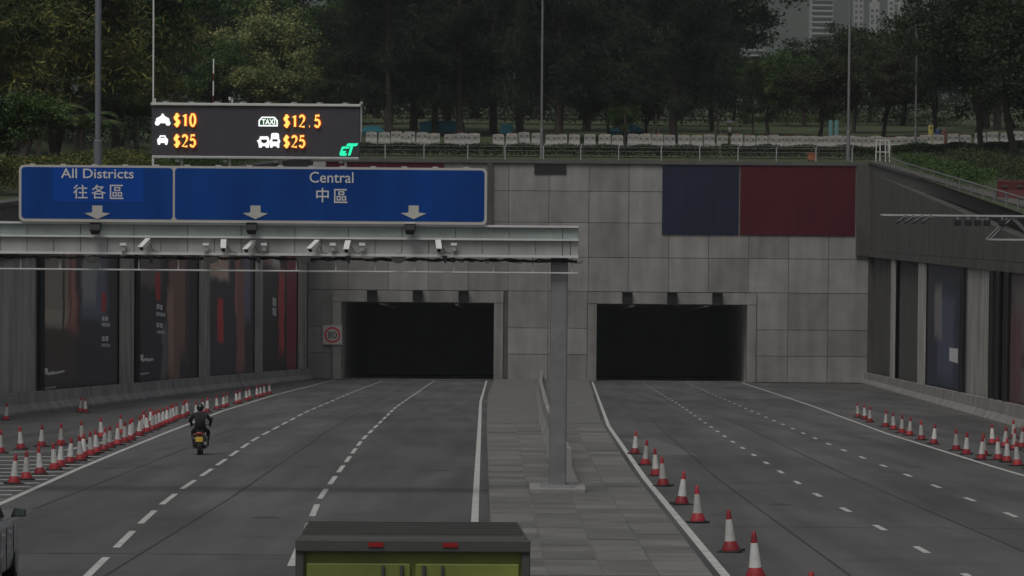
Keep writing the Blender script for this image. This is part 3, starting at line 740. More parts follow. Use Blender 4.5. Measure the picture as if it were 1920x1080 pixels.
# LED toll board
lb = thing('led_toll_board', 'black LED board showing toll prices in amber above the blue sign', 'display board', (0, GY + .2, 0))
lx0, lx1 = gx(282), gx(673); lz0, lz1 = gz_(293, 478), gz_(199, 478)
MB().box(((lx0 + lx1) / 2, .2, (lz0 + lz1) / 2), (lx1 - lx0, .38, lz1 - lz0)).build('cabinet', M['led'], lb, bevel=.01)
MB().box(((lx0 + lx1) / 2, .14, lz1 + .035), (lx1 - lx0 + .03, .36, .06)).build('top_rail', M['rail'], lb, bevel=.01)
MB().box(((lx0 + lx1) / 2, .14, lz0 - .035), (lx1 - lx0 - .04, .34, .06)).build('bottom_rail', M['galv'], lb, bevel=.01)
for i in range(8): MB().ball((lx0 + .32 + i * .595, .1, lz1 + .07), (.09, .09, .035)).build('lifting_eye', M['galv_d'], lb, smooth=True)
for px in (338, 428, 524, 646):
    MB().box((gx(px), .18, (lz0 + sz1) / 2 - .03), (.06, .1, lz0 - sz1 + .02)).build('leg', M['rail'], lb); MB().box((gx(px) - .1, .1, lz0 - .12), (.09, .06, .06)).build('bracket', M['rail'], lb)
for px in (287, 432): MB().tube([(gx(px), .2, lz1 + .06), (gx(px), .2, lz1 + .16)], .018, 6).build('stub', M['rail'], lb)
E_A = emit('led_amber', (1.0, .66, .13), 1.35); E_HALO = emit('led_red_halo', (.75, .045, .0), .8); E_W = emit('led_white', (.95, 1., .97), 1.3)
E_G = emit('led_green', (.02, .95, .48), 1.05); E_GD = emit('led_dark_green', (.0, .12, .03), .5)
ly = -.004
def arcp(cx, cz, rx, rz_, a0, a1, n=12): return [(cx + rx * math.cos(R(a0 + (a1 - a0) * k / n)), cz + rz_ * math.sin(R(a0 + (a1 - a0) * k / n))) for k in range(n + 1)]
GLY = {'1': [[(.16, .78), (.42, .97), (.42, 0)]], '0': [arcp(.35, .5, .28, .48, 90, 450, 22)],
       '2': [arcp(.34, .7, .27, .27, 165, -25, 10) + [(.08, .02), (.64, .02)]],
       '5': [[(.6, .97), (.18, .97), (.12, .55)] + arcp(.34, .32, .28, .31, 130, -155, 14)], '.': [[(.3, .05), (.36, .05)]],
       '$': [arcp(.33, .7, .24, .2, 20, 270, 9)[:-1] + arcp(.33, .28, .26, .21, 90, -160, 9), [(.33, 1.06), (.33, -.1)]]}
def ledtxt(s, pa, pb, ya, yb, pc):
    u = (gx(pb) - gx(pa)) / len(s); hgt = gz_(ya, pc) - gz_(yb, pc)
    for k, ch in enumerate(s):
        x_, z_ = gx(pa) + u * k, gz_(yb, pc)
        pl = [[(x_ + (.5 + (a - .35) * 1.12) * u * 1.0, z_ + b_ * hgt) for a, b_ in q] for q in GLY[ch]]
        core, rim = MB(), MB()  # rim: wider glowing red tube added to imitate the halo round each digit
        for q in pl:
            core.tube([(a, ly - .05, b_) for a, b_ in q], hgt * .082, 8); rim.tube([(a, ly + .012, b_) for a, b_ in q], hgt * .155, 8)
        o = core.build('digit', E_A, lb); rim.build('digit_halo', E_HALO, o)
ledtxt('$10', 323, 367, 213.5, 236.5, 345); ledtxt('$25', 323, 367, 253, 275, 345)
ledtxt('$12.5', 529, 600.5, 216, 238, 565); ledtxt('$25', 529, 572, 254.5, 276, 550)
def icon(name, polys, m, cx, cy, sc=1, y=0):
    """polygons in photo pixels about (cx, cy), y down"""
    mb = MB()
    for p in polys:
        mb.slab([(gx(cx + a * sc), gz_(cy + b_ * sc, cx)) for a, b_ in p], ly - .008 - y, ly - .002 - y)
    return mb.build(name, m, lb)
def disc(cx, cy, r, n=14): return [(cx + r * math.cos(2 * math.pi * k / n), cy + r * math.sin(2 * math.pi * k / n)) for k in range(n)]
# motorcycle, car, taxi, bus and lorry, and the toll tag mark
icon('motorcycle_symbol', [disc(-10, 6, 4.6), disc(10, 6, 4.6)], E_W, 303, 225)
icon('motorcycle_symbol', [[(-13, 3), (-12, -3), (-4, -7), (-1, -11), (1, -11), (4, -7), (12, -3), (13, 3), (6, 6), (-6, 6)]], E_W, 303, 225, y=.007)
icon('motorcycle_symbol', [disc(0, -10, 2)], E_W, 303, 225, y=.014)
icon('car_symbol', [[(-10, 3), (-10, -1), (-7, -3), (-5, -8), (5, -8), (7, -3), (10, -1), (10, 3), (8.5, 9.5), (5, 9.5), (4, 6), (-4, 6), (-5, 9.5), (-8.5, 9.5)]], E_W, 303, 262)
icon('car_symbol_window', [[(-4.5, -3.4), (-3.6, -5.6), (3.6, -5.6), (4.5, -3.4)]], M['led'], 303, 262, y=.007)
icon('taxi_symbol', [[(-18, 9), (-18, -2), (-12, -9), (12, -9), (18, -2), (18, 9)]], E_W, 501, 228)
icon('taxi_symbol_field', [[(-15.6, 6.6), (-15.6, -1.2), (-11, -6.6), (11, -6.6), (15.6, -1.2), (15.6, 6.6)]], E_GD, 501, 228, y=.007)
letters('TAXI', 'taxi_letter', gx(489), gx(514), gz_(233.5, 501), gz_(223.5, 501), ly - .022, E_W, lb, th=.004, bold=.02)
icon('bus_symbol', [[(-21, -1), (-17, -3), (-15, -9), (0, -9), (2, -3), (3, 2), (2, 8), (1, 12), (-4, 12), (-5, 9), (-11, 9), (-12, 12), (-17, 12), (-18, 4)]], E_W, 501, 265)
icon('bus_symbol_window', [[(-13, -3.4), (-2, -3.4), (-2, 1.5), (-7.5, 4.5), (-13, 1.5)]], M['led'], 501, 265, y=.007)
icon('lorry_symbol', [[(3, 0), (5, -4), (6, -14), (9, -15.5), (17, -15.5), (20, -14), (21, -4), (23, 0), (21, 4), (21, 12), (17, 12), (16, 9), (9, 9), (8, 12), (4, 12)]], E_W, 501, 265, y=.003)
icon('lorry_symbol_window', [[(8, -4), (18, -4), (18, .5), (8, .5)]], M['led'], 501, 265, y=.010)
icon('toll_tag_mark', [[(-2, -12), (17.5, -12), (14, -7), (-6, -7)]], E_G, 653, 281)
icon('toll_tag_mark', [[(-13, -6), (2, -6), (-1, -2), (-10, -2), (-13, 2), (-5, 2), (-7, 6.5), (-9, 7), (-3, 7), (-6, 11.5), (-16, 11.5), (-18, 8)]], E_G, 653, 281, y=.007)
icon('toll_tag_mark', [[(3, -7), (8, -7), (3, 10), (-2, 11.5)]], E_G, 653, 281, y=.014)

# cameras, sensors, lamps on the gantry
def cctv(px, py, yaw, label):
    c = at(px, py, GY - .25); o = thing('security_camera', label, 'camera', (c.x, c.y, c.z), R(yaw), 'bullet cameras on the gantry')
    T = Matrix.Rotation(R(28), 3, 'X')
    MB().box((0, 0, 0), (.105, .34, .115), T).build('housing', M['white'], o, bevel=.02)
    MB().box(tuple(T @ Vector((0, -.02, .066))), (.13, .4, .015), T).build('sunshade', M['white'], o)
    MB().tube([T @ Vector((0, -.168, 0)), T @ Vector((0, -.19, 0))], .046, 10).build('lens', M['blacks'], o)
    MB().tube([(0, .08, .02), (0, .12, -.13), (0, .2, -.16)], .02, 6).build('arm', M['rail'], o)
    MB().tube([(.04, .12, .05), (.1, .1, -.02), (.16, .08, -.13), (.3, .1, -.17)], .01, 5).build('lead', M['cable'], o)
who = ['first from the left', 'second from the left', 'third from the left', 'fourth from the left', 'fifth from the left', 'last on the right']
for (px, py, yw), q in zip(((272, 459, -26), (419, 461, 3), (469, 463, -30), (589, 462, -32), (651, 463, -5), (822, 462, 6)), who):
    cctv(px, py, yw, 'white bullet camera on the gantry beam, ' + q)
for px, q in zip((231, 386, 495, 624, 679, 851), who):
    c = at(px, 462, GY - .15); o = thing('road_sensor', 'small white sensor box on the gantry rail, ' + q, 'sensor', c, 0, 'sensor boxes on the gantry')
    MB().box((0, 0, .05), (.14, .12, .06)).build('cap', M['white'], o); MB().box((0, .01, -.04), (.1, .09, .12)).build('body', M['panel'], o); MB().tube([(0, .02, -.1), (0, .04, -.16)], .016, 6).build('stem', M['galv'], o)
for px, q, top in ((179, 'under the All Districts panel', 'blacks'), (472, 'under the middle of the blue sign', 'blacks'), (769, 'with a pale top, under the right part of the blue sign', 'white')):
    c = at(px, 419, GY - .3); o = thing('flood_lamp', 'dark flood lamp ' + q, 'lamp', c, 0, 'flood lamps under the sign')
    MB().loft([[(-.13, -.1, 0), (.13, -.1, 0), (.13, .1, 0), (-.13, .1, 0)], [(-.12, -.14, -.15), (.12, -.14, -.15), (.12, .1, -.17), (-.12, .1, -.17)], [(-.09, -.1, -.25), (.09, -.1, -.25), (.09, .06, -.26), (-.09, .06, -.26)]]).build('housing', M['blacks'], o, bevel=.015)
    MB().box((0, -.02, .012), (.24, .2, .02)).build('cover', M[top], o)
    MB().tube([(0, .1, -.1), (0, .28, -.12)], .02, 6).build('arm', M['galv_d'], o)
for px, q in zip((174, 395, 569, 747), ('below the All Districts arrow', 'second from the left', 'third from the left', 'rightmost')):
    c = at(px, 481, GY - .05); o = thing('antenna_dome', 'dark rounded antenna hanging under the gantry cable, ' + q, 'antenna', c, 0, 'antennas under the gantry')
    MB().slab([(-.18, 0)] + [(.18 * math.cos(R(g)), .16 * math.sin(R(g))) for g in range(180, 361, 15)] + [(.18, 0)], -.04, .04).build('shell', M['dgrey'], o, bevel=.01)
    MB().tube([(0, .0, 0), (0, 0, .08)], .02, 6).build('stem', M['galv_d'], o)
for px, q in zip((283, 485, 653, 834), ('leftmost', 'second', 'third', 'rightmost')):
    c = at(px, 481, GY - .08); o = thing('wedge_antenna', 'small black wedge antenna under the gantry cable, %s of the wedges' % q, 'antenna', c, 0, 'wedge antennas under the gantry')
    MB().slab([(-.07, .02), (0, -.16), (.03, -.16), (.06, .02)], -.05, .05).build('shell', M['blacks'], o); MB().tube([(0, 0, .02), (0, 0, .09)], .015, 6).build('stem', M['galv_d'], o)

# right truss gantry
TY = 150.0
tg = thing('truss_gantry', 'grey steel truss arm with small dark lamps above the right carriageway', 'gantry', (0, TY, 0))
ta, tb = at(1655, 414, TY), at(2120, 399, TY)
zc = (ta.z + tb.z) / 2
mb = MB()
def bar(nm, p, q, r): return MB().tube([p, q], r, 6).build(nm, M['galv_d'], tg)
zlo = zc - .95
mid = at(1785, 409, TY).x
for dy in (0, 1.0):
    bar('chord', (mid, dy, zc), (tb.x, dy, zc), .075 if dy == 0 else .05); bar('chord', (ta.x, dy, zc), (mid, dy, zc), .05); bar('chord', (mid + 1.5, dy, zlo), (tb.x, dy, zlo), .04)
    xq = mid + 1.5; k = 0
    while xq + .95 < tb.x:
        bar('lacing', (xq, dy, zc if k % 2 else zlo), (xq + .95, dy, zlo if k % 2 else zc), .03); xq += .95; k += 1
bar('column', (tb.x - .2, .5, road_z(TY)), (tb.x - .2, .5, zc + .2), .22)
for px in (1795, 1815, 1832, 1850, 1878):
    p = at(px, 420, TY); o = thing('signal_lamp', 'small dark lamp under the truss arm, %s' % {1795: 'leftmost of the five', 1815: 'second of the five', 1832: 'middle of the five', 1850: 'fourth of the five', 1878: 'rightmost of the five'}[px], 'lamp', (p.x, TY - .1, zc - .12), 0, 'lamps under the truss arm')
    MB().box((0, 0, -.12), (.26, .25, .26)).build('housing', M['blacks'], o, bevel=.03); MB().box((0, 0, .06), (.08, .08, .14)).build('clamp', M['galv_d'], o)
for i, px in enumerate((1690, 1705, 1721, 1737)):
    p = at(px, 422, TY); o = thing('cable_arm', 'dark slanted cable bracket under the thin truss arm end, %s from its tip' % ('one', 'two', 'three', 'four')[i], 'bracket', (p.x, TY, zc), 0, 'cable brackets')
    MB().tube([(.16, 0, -.02), (-.12, 0, -.22), (-.22, 0, -.3)], [.05, .06, .04], 6).build('arm', M['blacks'], o); MB().box((.16, 0, 0), (.1, .14, .1)).build('clamp', M['galv_d'], o)

# ------------------------------------------------------------------ cones
def make_cone():
    t = thing('traffic_cone', '', 'cone')
    MB().box((0, 0, .02), (.4, .4, .04)).build('base', M['cone_base'], t, bevel=.01)
    MB().lathe([(.155, .04), (.15, .09), (.105, .185), (.1, .2)], n=14).build('lower_band', M['cone_red'], t, smooth=True)
    MB().lathe([(.0999, .2005), (.088, .3), (.055, .58)], n=14).build('white_sleeve', M['cone_white'], t, smooth=True)
    MB().lathe([(.0549, .5805), (.042, .66), (.034, .74), (.02, .755)], n=14).build('top_band', M['cone_red'], t, smooth=True)
    return t
for k_ in ('cone_red', 'cone_white'):
    n_ = M[k_].node_tree; b_ = n_.nodes['Principled BSDF']; src = b_.inputs['Base Color'].links[0].from_socket
    oi_ = n_.nodes.new('ShaderNodeObjectInfo'); mr_ = n_.nodes.new('ShaderNodeMapRange'); mr_.inputs[3].default_value = .6; mr_.inputs[4].default_value = 1.1
    n_.links.new(oi_.outputs['Random'], mr_.inputs[0]); mx_ = n_.nodes.new('ShaderNodeMix'); mx_.data_type = 'RGBA'; mx_.blend_type = 'MULTIPLY'; mx_.inputs[0].default_value = 1
    n_.links.new(src, mx_.inputs[6]); n_.links.new(mr_.outputs[0], mx_.inputs[7]); n_.links.new(mx_.outputs[2], b_.inputs['Base Color'])
cone0 = make_cone(); refresh(); first = [True]
def cone(x, y, label, grp, lean=0):
    o = cone0 if first[0] else copy_tree(cone0); first[0] = False
    x += random.uniform(-.08, .08); lean = lean or random.uniform(-.035, .035)
    o.location = (x, y, road_z(y) + .004); o.rotation_euler = (-math.atan(GRADE), lean, random.uniform(0, 6))
    o['label'] = label; o['group'] = grp
g1 = 'cones along the left edge line'
row1 = [(29.5, 912), (55, 904), (76, 894), (104, 885), (118, 879), (135, 873), (147, 868), (157, 863), (172, 858), (185, 854), (197, 849), (208, 844), (221, 839), (231, 834), (241, 830), (250, 826), (259, 822), (268, 818), (276, 815), (284, 811), (292, 808), (300, 805), (307, 802), (314, 799), (321, 796), (328, 793), (334, 790), (340, 788), (346, 785), (352, 783)]
nm = ['nearest to the camera and leftmost', 'second from the near end', 'third from the near end', 'fourth from the near end']
for i, (px, py) in enumerate(row1):
    x, y = rp(px, py - 4)
    cone(x, y, 'red and white cone beside the edge line, ' + nm[i] if i < 4 else 'red and white cone in the crowded row beside the solid edge line', g1, random.uniform(-.03, .03))
for i in range(14):
    y = 172 + i * 5.5 + random.uniform(-1.2, 1.2); cone(interp(y, [(q[1], q[0]) for q in LEFT_LINE]) - .55, y, 'red and white cone in the crowded row beside the solid edge line', g1)
for (px, py), q in zip([(1, 853), (36, 846), (80, 841), (116, 838), (153, 832), (189, 824), (231, 817), (266, 808), (282, 801)], ['cut by the left picture edge', 'second from the left', 'third from the left', 'fourth from the left', 'fifth from the left', 'sixth from the left', 'seventh from the left', 'eighth from the left', 'last before the rows meet']):
    x, y = rp(px, py - 3); cone(x, y, 'cone in the sparse back row across the hatching, ' + q, 'cones across the hatched area')
for px, py, q in ((8, 790, 'at the left picture edge'), (152, 775, 'below the first poster')):
    x, y = rp(px, py - 2); cone(x, y, 'lone cone standing at the foot of the left concrete barrier, ' + q, 'cones by the left barrier')
x, y = rp(156, 774); cone(x + .12, y + .25, 'cone tucked behind the lone cone below the first poster', 'cones by the left barrier')
rc = [(1847, 858), (1870, 866), (1889, 870), (1911, 877), (1935, 884), (1882, 842), (1903, 847), (1913, 843), (1934, 851), (1904, 826), (1862, 836)]
rq = ['front row, leftmost', 'front row, second from the left', 'front row, third from the left', 'front row, at the right picture edge', 'front row, beyond the picture edge', 'second row, first', 'second row, middle one', 'second row, partly behind its neighbour', 'second row, at the right picture edge', 'back row, single one', 'second row, leftmost']
for (px, py), q in zip(rc, rq):
    x, y = rp(px, py - 3); cone(x, y, 'cone in the cluster beside the right edge line, ' + q, 'cones by the right edge line')
for i in range(12):
    y = 116 + i * 6 + random.uniform(-1.6, 1.6); cone(interp(y, [(101, 14.4), (150, 15.9), (220, 18.2)]), y, 'cone in the line running from the right cluster to the tunnel', 'cones on the right beyond the cluster')
for i in range(9):
    y = 47.5 + i * 9 + (random.uniform(-1.8, 1.8) if i else 0); cone(3.86 - .1 + i * .03, y, 'cone by the median at the bottom edge, only its red tip showing' if i == 0 else 'cone in the line along the right side of the median', 'cones along the median')

# median kerb island
mb = MB(); r = []
for Y in (56, 100, 160, 240, HEAD_Y - .1):
    xa = interp(Y, [(22, .1), (60, -.3), (86, -.5), (140, -.9), (220, -1.5), (331, -1.5)]); xb = interp(Y, [(22, 2.9), (60, 3.1), (100, 3.3), (160, 3.9), (240, 5.3), (331, 6.9)])
    z = road_z(Y); r.append([(xa, Y, z - .1), (xb, Y, z - .1), (xb, Y, z + .14), (xa, Y, z + .14)])
mb.loft(r); tag(mb.build('median_island', mat('median_paving', (.15, .148, .142), .9, .2, .7, bump=.2)), kind='structure')
med = bpy.data.objects['median_island']
for i_ in range(52):
    ya = 56.05 + i_ * 2.0; yb = ya + 1.97
    ea = lambda Y: (interp(Y, [(22, .1), (60, -.3), (86, -.5), (140, -.9), (220, -1.5), (331, -1.5)]) , interp(Y, [(22, 2.9), (60, 3.1), (100, 3.3), (160, 3.9), (240, 5.3), (331, 6.9)]))
    for k_ in range(4):
        dz = .143 + random.uniform(0, .014); r_ = []
        f0, f1 = k_ / 4 + .006, (k_ + 1) / 4 - .006
        for Y in (ya, yb):
            l_, rr_ = ea(Y); z = road_z(Y); r_.append([(l_ + (rr_ - l_) * f0, Y, z), (l_ + (rr_ - l_) * f1, Y, z), (l_ + (rr_ - l_) * f1, Y, z + dz), (l_ + (rr_ - l_) * f0, Y, z + dz)])
        MB().loft(r_).build('paving_slab', M['slab'], med)
t = thing('median_barrier', 'grey concrete barrier on the median between the carriageways', 'barrier')
Y = 92
while Y < HEAD_Y - 8:
    rr = []
    for q in (Y + .03, Y + 6 - .03):
        x = interp(q, [(56, 1.4), (100, 1.4), (160, 1.5), (240, 1.9), (331, 2.7)]); z = road_z(q) + .16
        rr.append([(x + a, q, z + b_) for a, b_ in ((-.3, 0), (.3, 0), (.12, .4), (.09, .85), (-.09, .85), (-.12, .4))])
    MB().loft(rr).build('segment', M['barrier'], t); Y += 6

# ------------------------------------------------------------------ vehicles
def wheel(parent, c, r, wd, ax='x', n=20):
    w_ = MB()
    d = Vector((1, 0, 0)) if ax == 'x' else Vector((0, 1, 0)); c = Vector(c)
    o = MB().tube([c - d * wd / 2, c - d * wd * .4, c + d * wd * .4, c + d * wd / 2], [r * .93, r, r, r * .93], n).build('tyre', M['tyre'], parent, smooth=True)
    MB().tube([c - d * (wd / 2 + .006), c + d * (wd / 2 + .006)], r * .62, n).build('rim', M['alloy'], o)
    return o
def car(loc, rotz, label):
    """heading +Y, origin at the ground under the middle"""
    o = thing('car', label, 'car', loc, rotz); o.rotation_euler = (-math.atan(GRADE), 0, rotz)
    L = 2.15
    def sec(y, hw, zb, zs, zt, tw):           # one body section: sill, shoulder, top
        return [(-hw * .92, y, zb), (hw * .92, y, zb), (hw, y, (zb + zs) / 2), (hw * .97, y, zs), (tw, y, zt), (-tw, y, zt), (-hw * .97, y, zs), (-hw, y, (zb + zs) / 2)]
    body = [sec(-2.15, .78, .34, .78, .82, .7), sec(-2.05, .84, .24, .86, .92, .74), sec(-1.5, .87, .2, .9, .98, .76), sec(-.5, .88, .2, .9, .97, .77), (sec(.7, .88, .2, .89, .95, .76)), sec(1.5, .875, .22, .82, .88, .68), sec(2.0, .8, .28, .66, .72, .6), sec(2.15, .68, .36, .56, .6, .5)]
    MB().loft(body).build('body', M['silver'], o, smooth=True, bevel=.03)
    def cab(y, wb, wt, z0, z1): return [(-wb, y, z0), (wb, y, z0), (wt, y, z1), (-wt, y, z1)]
    MB().loft([cab(-1.95, .7, .66, .95, .97), cab(-1.45, .745, .6, .95, 1.4), cab(-.6, .755, .6, .95, 1.46), cab(.1, .755, .6, .95, 1.44), cab(.95, .73, .7, .92, .95)]).build('cabin', M['silver'], o, smooth=True, bevel=.03)
    MB().loft([[(-.62, -1.97, 1.0), (.62, -1.97, 1.0), (.54, -1.53, 1.37), (-.54, -1.53, 1.37)], [(-.62, -1.93, 1.0), (.62, -1.93, 1.0), (.54, -1.49, 1.37), (-.54, -1.49, 1.37)]]).build('rear_window', M['glass'], o)
    for s in (-1, 1):
        for ya, yb, nm_ in ((-1.35, -.45, 'side_window'), (-.38, .45, 'side_window')):
            p = lambda y, z: (s * (.765 - (z - .95) / .5 * .15 + .012), y, z)
            top_b = 1.38 if yb < 0 else 1.33
            MB().loft([[p(ya, 1.0), p(yb, 1.0), p(yb - (.02 if yb < 0 else .35), top_b), p(ya + .06, 1.38)], [tuple(Vector(p(a, b_)) - Vector((s * .03, 0, 0))) for a, b_ in ((ya, 1.0), (yb, 1.0), (yb - (.02 if yb < 0 else .35), top_b), (ya + .06, 1.38))]]).build(nm_, M['glass'], o)
        for y in (-.42, .62, -1.38): MB().box((s * .884, y, .58), (.012, .016, .62)).build('door_seam', M['blacks'], o)
        for y in (-.9, .05): MB().box((s * .892, y, .8), (.03, .17, .03)).build('door_handle', M['silver'], o)
        mr = MB().loft([[(s * .84, .52, .99), (s * 1.08, .5, 1.0), (s * 1.08, .5, 1.12), (s * .9, .52, 1.14)], [(s * .84, .66, 1.0), (s * 1.04, .62, 1.01), (s * 1.04, .62, 1.11), (s * .9, .66, 1.12)]]).build('wing_mirror', M['blacks'], o, bevel=.015)
        MB().box((s * .985, .493, 1.062), (.15, .006, .095)).build('mirror_glass', M['mirror'], mr)
        MB().box((s * .63, -2.1, .74), (.28, .14, .18)).build('tail_lamp', M['redlamp'], o, bevel=.03)
        for y in (-1.32, 1.3): wheel(o, (s * .76, y, .31), .31, .2)
        MB().box((s * .62, 2.08, .6), (.3, .12, .12)).build('headlight', M['white'], o, bevel=.02)
    MB().box((0, -2.17, .52), (1.4, .1, .28)).build('rear_bumper', M['silver'], o, bevel=.04)
    MB().box((0, -2.16, .78), (.5, .03, .13)).build('number_plate', M['plate_y'], o)
    return o
M['mirror'] = mat('mirror_glass', (.1, .14, .13), .15, metal=.6)
mpt = at(38, 989, 55.2)
yaw = R(2.0)
car((mpt.x - .97, 54.6, road_z(54.6) + .004), yaw, 'silver car with black wing mirrors at the lower left picture edge')

def truck(loc, label):
    o = thing('box_truck', label, 'truck', loc); o.rotation_euler = (-math.atan(GRADE), 0, R(1.5))
    W2, H0, H1 = .95, .75, 2.06
    MB().box((0, 1.2, (H0 + H1) / 2), (1.82, 2.2, H1 - H0 - .1)).build('cargo_box', M['lime'], o, bevel=.02)
    for s in (-1, 1):
        MB().box((s * (W2 - .035), .08, (H0 + H1) / 2), (.07, .1, H1 - H0)).build('rear_post', M['dgrey'], o, bevel=.01)
        d = MB().box((s * .44, .075, (H0 + H1) / 2 - .06), (.84, .05, H1 - H0 - .25)).build('rear_door', M['lime'], o, bevel=.01)
        MB().tube([(s * .09, .03, H0 + .1), (s * .09, .03, H1 - .2)], .016, 8).build('lock_bar', M['dgrey'], d)
        MB().tube([(s * .24, .03, H0 + .1), (s * .24, .03, H1 - .2)], .013, 8).build('lock_bar', M['dgrey'], d)
        for z in (1.0, 1.4, 1.74): MB().box((s * .78, .04, z), (.17, .03, .035)).build('hinge', M['dgrey'], d)
        MB().box((s * .8, .05, .62), (.22, .06, .1)).build('tail_lamp', M['redlamp'], o)
        for y in (.8, 3.1): wheel(o, (s * .76, y, .36), .36, .22)
    MB().box((0, .06, H1 - .04), (1.9, .12, .1)).build('top_frame', M['dgrey'], o, bevel=.01)
    MB().box((0, 1.2, H1 + .005), (1.86, 2.14, .05)).build('roof', M['dgrey'], o, bevel=.02)
    for x_ in (-.3, .3): MB().box((x_, -.005, H1 - .03), (.12, .02, .035)).build('marker_lamp', M['redlamp'], o)
    for k in range(5): MB().box((0, .35 + k * .42, H1 + .042), (1.8, .05, .03)).build('roof_rib', M['dgrey'], o)
    MB().box((0, 2.0, .6), (.9, 3.7, .16)).build('chassis', M['blacks'], o); MB().box((0, .05, .5), (1.8, .1, .14)).build('bumper', M['dgrey'], o)
    MB().loft([[(-.88, 2.5, .5), (.88, 2.5, .5), (.84, 2.5, 1.8), (-.84, 2.5, 1.8)], [(-.88, 3.4, .5), (.88, 3.4, .5), (.8, 3.3, 1.78), (-.8, 3.3, 1.78)], [(-.86, 3.9, .5), (.86, 3.9, .5), (.84, 3.85, 1.2), (-.84, 3.85, 1.2)]]).build('cab', M['lime'], o, bevel=.04)
    return o
p = at(553, 1017, 29.9)
truck((p.x + .95, 29.9, road_z(30) + .004), 'lime green box truck with dark rear frame cut by the bottom edge')

# ------------------------------------------------------------------ people (skin-modifier bodies)
def skinned(name, verts, edges, radii, m, parent, root=0, sub=2):
    me = bpy.data.meshes.new(name); me.from_pydata(verts, edges, []); o = bpy.data.objects.new(name, me); COL.objects.link(o)
    sk = o.modifiers.new('skin', 'SKIN'); sk.use_smooth_shade = True
    for i, r_ in enumerate(radii):
        me.skin_vertices[0].data[i].radius = r_ if isinstance(r_, tuple) else (r_, r_)
    me.skin_vertices[0].data[root].use_root = True
    ss = o.modifiers.new('sub', 'SUBSURF'); ss.levels = ss.render_levels = sub
    refresh(); me2 = bpy.data.meshes.new_from_object(o.evaluated_get(bpy.context.evaluated_depsgraph_get()))
    bpy.data.objects.remove(o); return mobj(name, me2, m, parent, smooth=True)
def head(parent, c, helmet=None):
    MB().ball(c, (.085, .1, .12), 14, 10).build('head', M['skin'], parent, smooth=True)
    x, y, z = c
    if helmet: 
        h = MB().ball((x, y, z + .02), (.13, .15, .145), 16, 10).build('helmet', helmet, parent, smooth=True)
        MB().box((x, y + .125, z), (.19, .05, .09)).build('visor', M['glass'], h, bevel=.02)
    else:
        MB().ball((x, y - .015, z + .035), (.094, .1, .105), 14, 8).build('hair', M['hair'], parent, smooth=True)
        MB().ball((x, y + .1, z - .01), (.015, .025, .022), 8, 6).build('nose', M['skin'], parent)
        for s in (-1, 1):
            MB().ball((x + s * .035, y + .09, z + .012), (.012, .01, .008), 8, 6).build('eye', M['blacks'], parent)
            MB().ball((x + s * .088, y, z - .01), (.012, .022, .032), 8, 6).build('ear', M['skin'], parent)
def hand(parent, c, d, m=None):
    """palm with four bent fingers and a thumb; d = +1 right hand"""
    x, y, z = c
    v = [(x, y, z), (x, y + .03, z - .05)]; e = [(0, 1)]; rr = [.025, .034]
    for k, (o_, ln) in enumerate(((-.027, .06), (-.009, .07), (.009, .066), (.027, .05))):
        n0 = len(v); v += [(x + o_, y + .05, z - .085), (x + o_, y + .06 + ln * .4, z - .1), (x + o_, y + .03 + ln * .3, z - .12)]
        e += [(1, n0), (n0, n0 + 1), (n0 + 1, n0 + 2)]; rr += [.01, .009, .008]
    n0 = len(v); v += [(x - d * .04, y + .045, z - .04), (x - d * .045, y + .08, z - .06)]; e += [(0, n0), (n0, n0 + 1)]; rr += [.011, .009]
    return skinned('hand', v, e, rr, m or M['skin'], parent, 0, 1)

# pedestrian with an umbrella on the park path
pp = at(1368, 257, 366.5); PZ = ground_z(pp.x, 366.5) + .12
pe = thing('person', 'person in white top and dark shorts walking under a grey umbrella behind the white barriers', 'person', (pp.x, 366.5, PZ), R(60))
V = [(0, 0, .92), (0, 0, 1.12), (0, 0, 1.36), (0, .01, 1.48), (.1, 0, .88), (.12, .08, .5), (.12, .02, .08), (.12, .14, .03), (-.1, 0, .88), (-.11, -.1, .5), (-.11, -.26, .12), (-.11, -.14, .04), (.19, 0, 1.38), (.24, .02, 1.12), (.2, .2, 1.22), (-.19, 0, 1.38), (-.24, -.03, 1.1), (-.22, .06, .88)]
Ed = [(0, 1), (1, 2), (2, 3), (0, 4), (4, 5), (5, 6), (6, 7), (0, 8), (8, 9), (9, 10), (10, 11), (2, 12), (12, 13), (13, 14), (2, 15), (15, 16), (16, 17)]
Rr = [(.15, .11), (.14, .1), (.17, .11), .055, .09, .06, .042, .04, .09, .06, .042, .04, .06, .045, .034, .06, .045, .034]
skinned('body', V, Ed, Rr, M['skin'], pe)
sh = [(0, 0, .95), (0, 0, 1.12), (0, 0, 1.38), (.19, 0, 1.4), (.25, .01, 1.18), (-.19, 0, 1.4), (-.25, -.01, 1.17)]
skinned('shirt', sh, [(0, 1), (1, 2), (2, 3), (3, 4), (2, 5), (5, 6)], [(.175, .13), (.165, .12), (.19, .13), .08, .065, .08, .065], M['cloth_w'], pe)
skinned('shorts', [(0, 0, .94), (.1, 0, .86), (.12, .06, .58), (-.1, 0, .86), (-.11, -.07, .58)], [(0, 1), (1, 2), (0, 3), (3, 4)], [(.17, .125), .11, .085, .11, .085], M['cloth_d'], pe)
head(pe, (0, .02, 1.6)); hand(pe, (.2, .21, 1.25), 1); hand(pe, (-.22, .06, .88), -1)
um = thing('umbrella', 'open grey umbrella held over the walking person', 'umbrella', (pp.x, 366.5, PZ), R(60))
mb = MB(); ring = []
